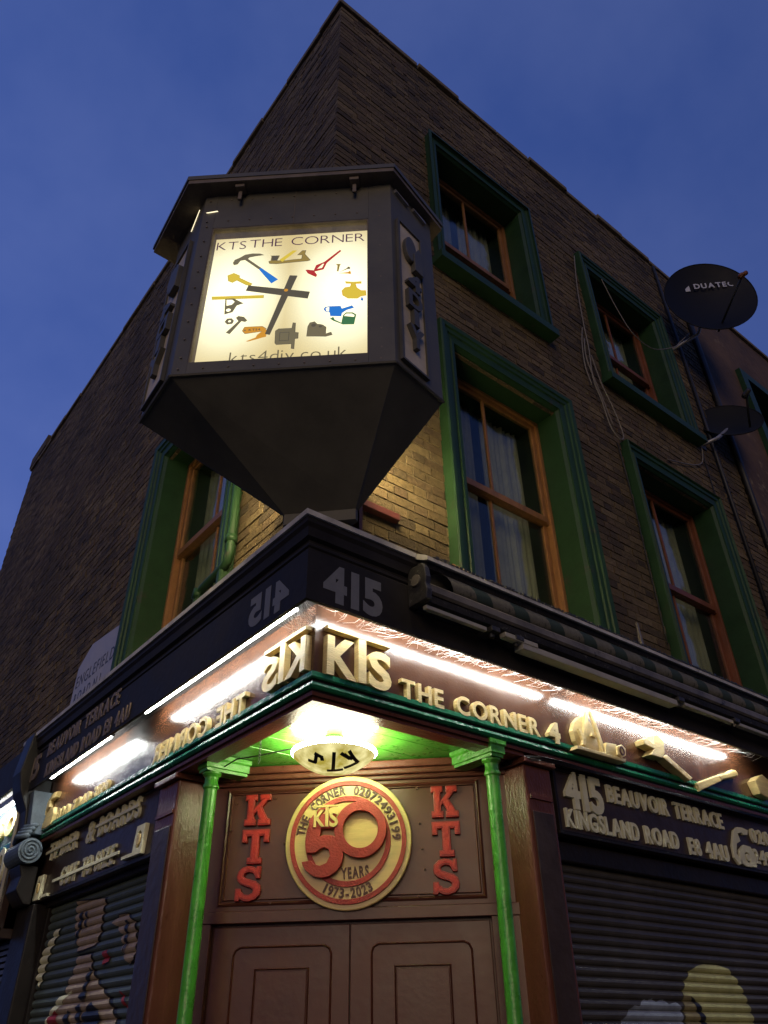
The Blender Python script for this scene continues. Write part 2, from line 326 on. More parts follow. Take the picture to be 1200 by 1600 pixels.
def glyph(ch, bold):
    if (ch, bold) in GL: return GL[(ch, bold)]
    cu = bpy.data.curves.new('glyph', 'FONT'); cu.body = ch; cu.size = 1; cu.offset = bold; cu.resolution_u = 4
    cu.extrude = 0; cu.fill_mode = 'FRONT'
    me = curve_mesh(cu, 'glyph')
    xs = [v.co.x for v in me.vertices] or [0, .3]; ys = [v.co.y for v in me.vertices] or [0, .7]
    GL[(ch, bold)] = (me, min(xs), max(xs), min(ys), max(ys)); return GL[(ch, bold)]
CAPH = None
def letter(name, ch, bold, sx, sy, thick, m, mw, parent, mirror=False, smap=None):
    me0, x0, x1, y0, y1 = glyph(ch, bold)
    bm = bmesh.new(); bm.from_mesh(me0)
    if thick > 0:
        g = bmesh.ops.extrude_face_region(bm, geom=list(bm.faces)); vs = [e for e in g['geom'] if isinstance(e, bmesh.types.BMVert)]
        bmesh.ops.translate(bm, verts=vs, vec=(0, 0, thick))
    for v in bm.verts:
        x = (v.co.x - x0)*sx; y = v.co.y*sy; v.co = Vector((-x if mirror else x, y, v.co.z))
    bmesh.ops.recalc_face_normals(bm, faces=bm.faces)
    if thick <= 0:
        for f in bm.faces:
            if f.normal.z < 0: f.normal_flip()
    for f_ in bm.faces: f_.smooth = False
    me = bpy.data.meshes.new(name); bm.to_mesh(me); bm.free(); me.materials.append(M[m])
    o = bpy.data.objects.new(name, me); col.objects.link(o); return reg(o, mw, parent)
def text(s, x0, x1, h, mw, m, parent, thick=.02, bold=.03, gap=.14, mirror=False, space=.35, name='letter', slope=0):
    """letters from x0 to x1 (frame x; when mirrored x runs the other way), cap height h, baseline at y=0"""
    ws = [(c, (glyph(c, bold)[2]-glyph(c, bold)[1]) if c != ' ' else space) for c in s]
    tot = sum(w for c, w in ws) + gap*(len(s)-1)
    ch = glyph('H', bold)[4]; k = h/ch; sx = abs(x1-x0)/tot; x = 0; out = []
    for c, w in ws:
        if c != ' ':
            px = x0 + (-x if mirror else x)*sx
            out.append(letter(name, c, bold, sx, k, thick, m, mw @ Matrix.Translation((px, slope*abs(px-x0), 0)), parent, mirror))
        x += w + gap
    return out
def circ(cx, cy, rx, ry=None, n=40, a0=0, a1=2*math.pi):
    ry = ry or rx
    full = abs(a1-a0-2*math.pi) < 1e-6
    return [(cx+rx*math.cos(a0+(a1-a0)*i/(n if full else n-1)), cy+ry*math.sin(a0+(a1-a0)*i/(n if full else n-1))) for i in range(n)]

# ================================================================ GROUND
b = MB(); b.face([(-300,-300,-.12),(300,-300,-.12),(300,300,-.12),(-300,300,-.12)]); tag(b.build('road', 'asphalt'), kind='structure')
g = MB(); g.box(-3.6, 40, -4.6, 40, -.118, -.02); pav = tag(g.build('pavement', 'asphalt'), kind='structure')
slab = None
for i in range(16):
    for j in range(3):
        x = -3.5+i*.76; y = -4.5+j*.86
        if x > .1 and y > .1: continue
        if slab is None:
            slab = MB().box(0, .75, 0, .85, 0, .04).build('paving_slab', 'paving', pav, mw=Matrix.Translation((x, y, -.018)))
        else: copy_obj(slab, Matrix.Translation((x, y, -.018)), pav)

# ================================================================ BUILDING
B = thing('corner_building', (.2, .2, 0), 'three storey brick corner building with green window surrounds over a dark shopfront', 'building')
ZT = 10.78
WIN = {'R': [(1.385,2.62,4.05,6.27), (3.77,5.06,4.05,6.26), (1.39,2.62,7.42,9.24), (3.77,5.05,7.36,9.14)], 'L': [(1.42,2.85,4.05,6.27)]}
ENDA = {'R': 6.15, 'L': 10.35}
def wallbase(side, a_start):
    b = MB(); ws = [(w_[0]-.014, w_[1]+.014, w_[2]-.01, w_[3]+.014) for w_ in WIN[side]]
    xs = sorted({a_start, ENDA[side]} | {v for q_ in ws for v in q_[:2]}); zs = sorted({3.55, ZT} | {v for q_ in ws for v in q_[2:]})
    for i in range(len(xs)-1):
        for j in range(len(zs)-1):
            cx, cz = (xs[i]+xs[i+1])/2, (zs[j]+zs[j+1])/2
            if any(w_[0] < cx < w_[1] and w_[2] < cz < w_[3] for w_ in ws): continue
            b.sbox(side, xs[i], xs[i+1], .1885, .5, zs[j], zs[j+1])
    bmesh.ops.remove_doubles(b.bm, verts=b.bm.verts, dist=1e-5)
    # drop internal double faces
    seen = {}
    for f in list(b.bm.faces):
        k = tuple(sorted(v.index for v in f.verts)) if False else tuple(sorted((round(v.co.x,4),round(v.co.y,4),round(v.co.z,4)) for v in f.verts))
        seen.setdefault(k, []).append(f)
    bmesh.ops.delete(b.bm, geom=[f for l_ in seen.values() if len(l_) > 1 for f in l_], context='FACES_ONLY')
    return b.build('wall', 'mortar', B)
walls = {'R': wallbase('R', .1885), 'L': wallbase('L', .502)}
unit = {}
def bricks(side, n_single):
    rnd = random.Random(3 if side == 'R' else 5); items = []
    z = 3.93; row = 0; camp = Vector((-1.803, -2.877, 1.6))
    ws = [(w_[0]-.02, w_[1]+.02, w_[2], w_[3]+.02) for w_ in WIN[side]]
    while z < ZT-.07:
        a = (.18 if side == 'R' else .205) - (0 if row % 2 == 0 else .0); k = row % 2
        first = True
        while a < ENDA[side]-.03:
            L_ = .215 if k % 2 == 0 else .1025
            if first and row % 2: L_ = .16
            first = False; k += 1
            a0, a1 = a, min(a+L_, ENDA[side]); a += L_+.010
            segs = [(a0, a1)]
            for w_ in ws:
                if w_[2] < z+.04 < w_[3]:
                    ns = []
                    for s0, s1 in segs:
                        if s1 <= w_[0] or s0 >= w_[1]: ns.append((s0, s1)); continue
                        if s0 < w_[0]: ns.append((s0, w_[0]))
                        if s1 > w_[1]: ns.append((w_[1], s1))
                    segs = ns
            for s0, s1 in segs:
                if s1-s0 > .03: items.append((s0, s1, z+rnd.uniform(-.0015,.0015), .0645+rnd.uniform(-.003,.002), .18+rnd.uniform(-.0035,.005)))
        z += .075; row += 1
    def key(it):
        p = Vector((it[0], it[4], it[2])) if side == 'R' else Vector((it[4], it[0], it[2]))
        pen = 0
        if it[0] < .42 and it[2] < 4.3: pen = 3
        if side == 'R' and it[0] < 1.0 and it[2] > 4.75: pen = 4
        if side == 'L' and (it[0] < .6 or it[2] > 4.9): pen = 4
        if it[2] < 4.0: pen = 5
        return (p-camp).length + pen
    items.sort(key=key)
    for it in items[:n_single]:
        s0, s1, zz, h, d = it
        if side not in unit:
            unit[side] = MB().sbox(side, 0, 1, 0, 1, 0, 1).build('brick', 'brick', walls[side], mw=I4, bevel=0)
            o = unit[side]
        else: o = copy_obj(unit[side], I4, walls[side])
        mw = Matrix.Translation((s0, d, zz) if side == 'R' else (d, s0, zz)) @ Matrix.Diagonal((s1-s0, .21-d, h, 1) if side == 'R' else (.21-d, s1-s0, h, 1))
        W[o.name] = mw; o.matrix_basis = W[walls[side].name].inverted() @ mw
    b = MB()
    for s0, s1, zz, h, d in items[n_single:]:
        P = (lambda a_, d_, z_: (a_, d_, z_)) if side == 'R' else (lambda a_, d_, z_: (d_, a_, z_))
        j = .0015
        f = [b.bm.verts.new(P(s0+rnd.uniform(0,j), d, zz+rnd.uniform(0,j))), b.bm.verts.new(P(s1-rnd.uniform(0,j), d, zz+rnd.uniform(0,j))), b.bm.verts.new(P(s1-rnd.uniform(0,j), d, zz+h-rnd.uniform(0,j))), b.bm.verts.new(P(s0+rnd.uniform(0,j), d, zz+h-rnd.uniform(0,j)))]
        k_ = [b.bm.verts.new(P(x_, .21, z_)) for x_, z_ in ((s0, zz), (s1, zz), (s1, zz+h), (s0, zz+h))]
        order = (lambda L_: L_) if side == 'R' else (lambda L_: L_[::-1])
        b.bm.faces.new(order([f[0], f[1], f[2], f[3]]))
        for i in range(4): b.bm.faces.new(order([f[(i+1) % 4], f[i], k_[i], k_[(i+1) % 4]]))
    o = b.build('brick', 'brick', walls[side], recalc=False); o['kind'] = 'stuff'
bricks('R', 190); bricks('L', 105)
# parapet coping
rnd = random.Random(21)
for side in 'RL':
    a = .14 if side == 'R' else .56
    while a < ENDA[side]:
        L_ = rnd.uniform(.5, .75); z = ZT-.018+rnd.uniform(-.008, .008); d = .150+rnd.uniform(-.014, .01)
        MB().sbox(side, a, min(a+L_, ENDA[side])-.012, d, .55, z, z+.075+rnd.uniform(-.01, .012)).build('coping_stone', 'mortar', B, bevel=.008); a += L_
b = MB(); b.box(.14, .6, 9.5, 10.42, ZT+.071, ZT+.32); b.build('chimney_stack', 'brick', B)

def window(side, a0, a1, z0, z1, aw, wood, zmr, full=False, curt='curtain', ghost=False):
    root = MB()
    # architrave: stepped moulding swept round the opening; first profile points make the reveal
    prof = [(0, .40), (0, .165), (.022, .140), (.022, .128), (.055, .122), (.062, .132), (.095, .126), (.102, .112), (.135, .108), (.142, .094), (aw-.012, .088), (aw, .098), (aw, .20)]
    cols_ = []
    for w_, d in prof:
        if full: path = [(a0-w_, z0-w_*.4), (a0-w_, z1+w_), (a1+w_, z1+w_), (a1+w_, z0-w_*.4)]
        else: path = [(a0-w_, z0), (a0-w_, z1+w_), (a1+w_, z1+w_), (a1+w_, z0)]
        cols_.append([(a_, d, z_) if side == 'R' else (d, a_, z_) for a_, z_ in path])
    for i in range(len(cols_)-1):
        for j in range(3 if not full else 4):
            p = [cols_[i][j], cols_[i][(j+1) % 4], cols_[i+1][(j+1) % 4], cols_[i+1][j]]; root.face(p)
    for f in root.bm.faces: f.normal_update()
    win = root.build('window', 'green', B, recalc=False)
    m_ = 'green'
    if full:
        MB().sbox(side, a0-aw-.03, a1+aw+.03, .05, .395, z0-.075-.09, z0-.075).build('sill', m_, win)
    # box frame and the two sashes
    fr = MB(); t = .035
    fr.sbox(side, a0, a0+t, .375, .47, z0, z1-t); fr.sbox(side, a1-t, a1, .375, .47, z0, z1-t); fr.sbox(side, a0, a1, .375, .47, z1-t, z1); fr.sbox(side, a0+t, a1-t, .40, .47, z0, z0+.05)
    fr.build('window_frame', wood, win, bevel=.004)
    mid = (a0+a1)/2 - (.06 if side == 'R' and not full else 0)
    for (za, zb, d, nm) in ((zmr, z1-t, .40, 'upper'), (z0+.05, zmr+.045, .432, 'lower')):
        s = MB(); x0, x1 = a0+t, a1-t; st_ = .042
        top = .045; bot = .05 if nm == 'upper' else .07
        if nm == 'upper': bot = .06
        s.sbox(side, x0, x0+st_, d, d+.03, za, zb); s.sbox(side, x1-st_, x1, d, d+.03, za, zb)
        s.sbox(side, x0+st_, x1-st_, d-(.018 if nm == 'upper' else 0), d+.03, za, za+bot); s.sbox(side, x0+st_, x1-st_, d, d+.03, zb-top, zb)
        sash = s.build('sash', wood, win, bevel=.003)
        MB().sbox(side, mid-.011, mid+.011, d+.002, d+.028, za+bot, zb-top).build('glazing_bar', wood, win, bevel=.003)
        for p0, p1 in ((x0+st_, mid-.011), (mid+.011, x1-st_)):
            MB().sbox(side, p0, p1, d+.014, d+.018, za+bot, zb-top).build('pane', 'glass', win)
    # curtains and dark room behind
    for c0, c1, mt in ((a0+.06, a0+(a1-a0)*.47, curt), (a0+(a1-a0)*.56, a1-.06, 'net')):
        c = MB(); n = 40; rings = []
        for z_ in (z0+.06, z1-.05):
            r_ = []
            for i in range(n+1):
                a_ = c0+(c1-c0)*i/n; d = .60+.022*math.sin(i*1.35+.4*math.sin(i*.7)) + .012*math.sin(i*.5)
                r_.append((a_, d, z_) if side == 'R' else (d, a_, z_))
            rings.append(r_)
        c.loft(rings, close=False, cap=False); c.build('curtain', mt, win, smooth=True)
    rm = MB(); rm.sbox(side, a0-.2, a1+.2, .502, 1.2, z0-.1, z1+.2)
    fs = [f for f in rm.bm.faces if abs((f.calc_center_median().y if side == 'R' else f.calc_center_median().x) - .502) < .001]
    bmesh.ops.delete(rm.bm, geom=fs, context='FACES_ONLY'); rm.build('room_interior', 'room', win)
    return win
w1 = window('R', *WIN['R'][0], .19, 'oak', 5.15)
w2 = window('R', *WIN['R'][1], .16, 'oak2', 5.10)
w3 = window('R', *WIN['R'][2], .12, 'oak', 8.10, full=True)
w4 = window('R', *WIN['R'][3], .18, 'oak2', 8.16, full=True)
w5 = window('L', *WIN['L'][0], .20, 'oak', 5.2)

# ---------------------------------------------------------------- shopfront bands
AR, AL = 8.6, 4.62
run('ledge_flashing', [(-.048, 3.918), (-.05, 3.948), (.19, 3.975), (.19, 3.918)], AL, .70, 'lead', B)
fb = run('fascia_board', [(-.035, 3.917), (-.035, 3.885), (-.02, 3.865), (-.012, 3.815), (.012, 3.805), (.012, 3.79), (.004, 3.78), (.004, 3.768), (.014, 3.76), (.0, 3.742), (0, 3.452), (.022, 3.452), (.022, 3.56), (.4, 3.56), (.4, 3.917)], AL, AR, 'navy', B)
bf = run('brown_fascia', [(.185, 3.559), (.185, 3.162), (.23, 3.162), (.23, 3.559)], AL-.15, AR, 'brown', B)
run('green_moulding', [(.156, 3.161), (.154, 3.135), (.161, 3.127), (.30, 3.127), (.30, 3.161)], AL-.15, AR, 'green_dark', B)
run('moulding_groove', [(.172, 3.1265), (.172, 3.108), (.30, 3.108), (.30, 3.1265)], AL-.15, AR, 'black', B)
run('green_moulding', [(.160, 3.1075), (.156, 3.092), (.162, 3.080), (.170, 3.074), (.30, 3.074), (.30, 3.1075)], AL-.15, AR, 'green_dark', B)
run('moulding_groove', [(.178, 3.0735), (.178, 3.060), (.30, 3.060), (.30, 3.0735)], AL-.15, AR, 'black', B)
run('brown_edge', [(.168, 3.0595), (.170, 3.042), (.30, 3.042), (.30, 3.0595)], AL-.15, AR, 'brown_old', B)
run('lintel_edge', [(.186, 3.041), (.186, 3.020), (.29, 3.020), (.29, 3.041)], 1.69, 1.69, 'brown_old', B)
# timber boards of the entrance ceiling
y = .292; k = 0
while y < 1.9:
    y1 = y+.2; e = 2.22
    if e-y1 > .32:
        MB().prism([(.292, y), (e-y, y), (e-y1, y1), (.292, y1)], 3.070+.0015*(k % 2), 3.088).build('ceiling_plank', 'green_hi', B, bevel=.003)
    y += .206; k += 1
MB().box(.28, 8.5, .28, 4.5, 3.10, 3.14).build('ceiling_backing', 'black', B)

# pilasters either side of the entrance and their mouldings
for side in 'RL':
    a0 = 1.695 if side == 'R' else 1.665
    a1 = 1.925 if side == 'R' else 1.945
    p = MB().sbox(side, a0, a1, .20, .75, 0, 2.985).build('pilaster', 'brown_old', B, bevel=.012)
    MB().sbox(side, a0+.03, a1-.03, .192, .199, .3, 2.72).build('pilaster_panel', 'maroon', p, bevel=.003)
    MB().sbox(side, a0+.02, a1-.02, .190, .199, 2.79, 2.81).build('pilaster_bead', 'brown_dark', p)
    MB().sbox(side, a0-.02, a1+.02, .168, .78, 2.986, 3.019).build('pilaster_cap', 'brown_old', p, bevel=.006)
# doorway in the cut-off corner
S0 = 2.05
DF = dframe(S0)
def dbox(name, u0, u1, z0, z1, w0, w1, m, par, bevel=.003):
    return MB().box(u0, u1, z0, z1, w0, w1).build(name, m, par, mw=DF, bevel=bevel)
ds = dbox('door_surround', -.97, .97, 0, 3.069, -.12, -.06, 'brown_dark', B)
dbox('jamb', -.96, -.785, 0, 2.2, -.059, .0, 'brown_dark', ds); dbox('jamb', .795, .96, 0, 2.2, -.059, .0, 'brown_dark', ds)
dbox('transom_panel', -.96, .96, 2.262, 2.955, -.059, -.012, 'brown_dark', ds)
dbox('rail', -.96, .96, 2.2005, 2.2615, -.059, .004, 'brown_dark', ds)
def bead(u0, u1, z0, z1, t, w, m='brown_dark', name='moulding', par=None, arch=0):
    b = MB()
    pts = [(u0, z0), (u1, z0), (u1, z1), (u0, z1)]
    if arch:
        c = arch
        pts = [(u0, z0), (u1, z0), (u1, z1-c), (u1-c*.3, z1-c*.35), (u1-c, z1), (u0+c, z1), (u0+c*.3, z1-c*.35), (u0, z1-c)]
    cx, cz = (u0+u1)/2, (z0+z1)/2
    prof = [(0, w-.006), (t*.2, w+.006), (t*.5, w+.012), (t*.8, w+.005), (t, w-.006)]
    n = len(pts); rings = []
    def off(i, t_):
        p0, p, p1 = Vector(pts[i-1]), Vector(pts[i]), Vector(pts[(i+1) % n])
        d0 = (p-p0).normalized(); d1 = (p1-p).normalized(); n0 = Vector((-d0.y, d0.x)); n1 = Vector((-d1.y, d1.x)); m_ = (n0+n1); m_ /= max(m_.dot(n0), .3)
        return p + m_*t_
    for t_, w_ in prof: rings.append([(*off(i, t_), w_) for i in range(n)])
    rings.append([(*off(i, t), w-.012) for i in range(n)]); 
    b.loft(rings, close=True, cap=False); return b.build(name, m, par or ds, mw=DF, recalc=False)
bead(-.765, .785, 2.285, 2.94, .028, -.012)
bead(-.735, .755, 2.315, 2.912, .010, -.012)
for i, (z0, z1, w_) in enumerate(((2.957, 2.985, .006), (2.987, 3.020, .022), (3.022, 3.066, .040))): dbox('head_moulding', -.955, .955, z0, z1, -.059, w_, 'brown_old' if i else 'brown_dark', ds, .008)
for (u0, u1, pa, pb, ia, ib) in ((-.772, .006, -.655, -.088, -.525, -.214), (.010, .785, .121, .684, .250, .562)):
    d = dbox('door', u0, u1, .02, 2.185, -.055, -.034, 'brown_dark', ds, .004)
    MB().box(0, 0.001, 0, .001, 0, .001) if False else None
    bead(pa, pb, 1.02, 2.092, .016, -.034, name='panel_moulding', par=d, arch=.045); bead(ia, ib, 1.16, 1.982, .012, -.034, name='panel_moulding', par=d)
    dbox('raised_panel', ia+.013, ib-.013, 1.175, 1.967, -.034, -.026, 'brown_dark', d, .006)
    bead(pa, pb, .2, .9, .016, -.034, name='panel_moulding', par=d, arch=.045)
    dbox('raised_panel', ia, ib, .34, .78, -.034, -.024, 'brown_dark', d, .006)
dbox('door_stop', .0062, .0098, .02, 2.185, -.058, -.038, 'black', ds, 0)
kn = MB().tube([(0.09, 1.0, -.034), (0.09, 1.0, .0), (.09, 1.0, .01), (.09, 1.0, .035), (.09, 1.0, .04)], [.012, .012, .03, .03, .015], 16).build('door_knob', 'galv', ds, smooth=True, mw=DF)
b = MB()
for u, z in ((-.46, 2.88), (-.72, 2.70), (.41, 2.90), (.43, 2.56), (-.45, 2.30), (.40, 2.31), (.44, 2.45), (-.39, 2.62), (.42, 2.70), (-.70, 2.86)):
    b.tube([(u, z, -.012), (u, z, .004)], .007, 8)
b.build('screw_head', 'brown_old', ds, mw=DF)
# slim iron columns with square blocks above
for (x, y, bx_) in ((1.462, .238, (1.405, 1.50, .245-.07, .49)), (.291, 1.409, (.25-.02, .50, 1.36, 1.46))):
    b = MB(); prof = [(.052, .05), (.052, .20), (.040, .24), (.0385, 2.86), (.0385, 2.875), (.047, 2.885), (.047, 2.90), (.040, 2.91), (.040, 2.945), (.056, 2.962), (.056, 2.972)]
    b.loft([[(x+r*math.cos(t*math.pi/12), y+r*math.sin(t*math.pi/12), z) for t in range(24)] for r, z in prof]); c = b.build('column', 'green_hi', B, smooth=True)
    m = c.modifiers.new('e', 'EDGE_SPLIT'); m.split_angle = R_(40)
    k = MB(); x0, x1, y0, y1 = bx_
    rings = [[(x0-e, y0-e, z), (x1+e, y0-e, z), (x1+e, y1+e, z), (x0-e, y1+e, z)] for e, z in ((0, 2.974), (0, 2.99), (.008, 2.995), (.008, 3.035), (.016, 3.045), (.016, 3.068))]
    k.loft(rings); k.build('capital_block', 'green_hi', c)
# step and stall risers under the shutters
MB().box(.2, 1.7, .2, .9, -.02, .10).build('entrance_step', 'paving', B)
for side in 'RL':
    b = MB(); b.sbox(side, 1.93, 8.6 if side == 'R' else 9.0, .55, .65, 0, 3.54); b.build('shop_wall', 'black', B)
    MB().sbox(side, 1.93, 8.6 if side == 'R' else 4.45, .30, .50, 0, .45).build('stall_riser', 'brown_dark', B)

# ================================================================ ROLLER SHUTTERS
def clip(poly, ax, v, keep_gt):
    out = []
    for i in range(len(poly)):
        p, q_ = poly[i], poly[(i+1) % len(poly)]
        ip = p[ax] >= v if keep_gt else p[ax] <= v; iq = q_[ax] >= v if keep_gt else q_[ax] <= v
        if ip: out.append(p)
        if ip != iq:
            t = (v-p[ax])/(q_[ax]-p[ax]); out.append((p[0]+(q_[0]-p[0])*t, p[1]+(q_[1]-p[1])*t))
    return out
def shutter(side, a0, a1, ztop, d0, pitch, m, label, art):
    t = thing('roller_shutter', (a0, d0, .45) if side == 'R' else (d0, a0, .45), label, 'shutter')
    MB().sbox(side, a0-.05, a1+.05, d0-.045, d0+.15, ztop, 2.61).build('shutter_hood', 'black', t, bevel=.008)
    for g0, g1 in ((a0-.06, a0), (a1, a1+.06)): MB().sbox(side, g0, g1, d0-.03, d0+.05, .45, ztop-.002).build('guide_rail', 'black', t, bevel=.003)
    # curved slat profile (drop, depth)
    P = [(0, .010), (.10, .003), (.28, -.004), (.5, -.008), (.72, -.004), (.88, .003), (.93, .010), (1.0, .013)]
    n = int((ztop-.45)/pitch); proto = None
    for i in range(n):
        z = ztop - i*pitch
        if proto is None:
            b = MB(); rings = []
            for a_ in (a0+.002, a1-.002): rings.append([(a_, d0+d, z-f*pitch*.985) if side == 'R' else (d0+d, a_, z-f*pitch*.985) for f, d in P] + [(a_, d0+.02, z-pitch*.985) if side == 'R' else (d0+.02, a_, z-pitch*.985), (a_, d0+.02, z) if side == 'R' else (d0+.02, a_, z)])
            b.loft(rings); proto = b.build('slat', m, t); z00 = W[proto.name].copy(); zz0 = z
        else: copy_obj(proto, Matrix.Translation((0, 0, z-zz0)) @ z00, t)
    for ai, (poly, mt) in enumerate(art):
        b = MB(); e = .0014*(ai+1); nf = 0
        for i in range(n):
            z = ztop - i*pitch
            for (f0, q0), (f1, q1) in zip(P[:-1], P[1:]):
                za, zb = z-f0*pitch*.985, z-f1*pitch*.985
                c = clip(clip(poly, 1, za, False), 1, zb, True)
                # split where a concave outline is cut into several pieces: keep simple fans by columns
                if len(c) < 3: continue
                pts = []
                for a_, z_ in c:
                    k = (za-z_)/(za-zb); dd = d0 + q0+(q1-q0)*k - e
                    pts.append((a_, dd, z_) if side == 'R' else (dd, a_, z_))
                cl = [pts[0]]
                for p in pts[1:]:
                    if (Vector(p)-Vector(cl[-1])).length > 1e-5: cl.append(p)
                if (Vector(cl[0])-Vector(cl[-1])).length < 1e-5: cl.pop()
                if len(cl) < 3: continue
                b.face(cl); nf += 1
        if nf: b.build('painted_shape', mt, t, recalc=False)
    return t
def expand(poly, e):
    cx = sum(p[0] for p in poly)/len(poly); cy = sum(p[1] for p in poly)/len(poly)
    return [(cx+(x-cx)*(1+e), cy+(y-cy)*(1+e*.7)) for x, y in poly]

# ================================================================ UNSEEN TERRACES ADDED ACROSS THE STREETS TO BLOCK LOW SKY LIGHT
def opposite(x0, x1, y0, y1, h, face, label):
    t = thing('sky_block_terrace', ((x0+x1)/2, (y0+y1)/2, 0), label, 'building')
    MB().box(x0, x1, y0, y1, 0, h).build('wall', 'render', t); MB().box(x0-.15, x1+.15, y0-.15, y1+.15, h+.001, h+.35).build('cornice', 'mortar', t)
    n = int(((x1-x0) if face == 'y' else (y1-y0))/3.2); pr = None
    for i in range(n):
        for z in (1.2, 4.6, 7.8):
            if face == 'y': c = (x0+1.6+i*3.2, y1, z)
            else: c = (x1, y0+1.6+i*3.2, z)
            if pr is None:
                b = MB()
                if face == 'y': b.box(-.6, .6, .002, .06, 0, 1.9)
                else: b.box(.002, .06, -.6, .6, 0, 1.9)
                pr = b.build('window', 'room', t, mw=Matrix.Translation(c))
            else: copy_obj(pr, Matrix.Translation(c), t)
opposite(-4, 34, -26, -16, 11.5, 'y', 'plain dark terrace added unseen behind the camera, across the wide street, to block low sky light')
opposite(-24, -12.5, -2.5, 34, 10.5, 'x', 'plain dark terrace added unseen left of the camera, across the side street, to block low sky light')

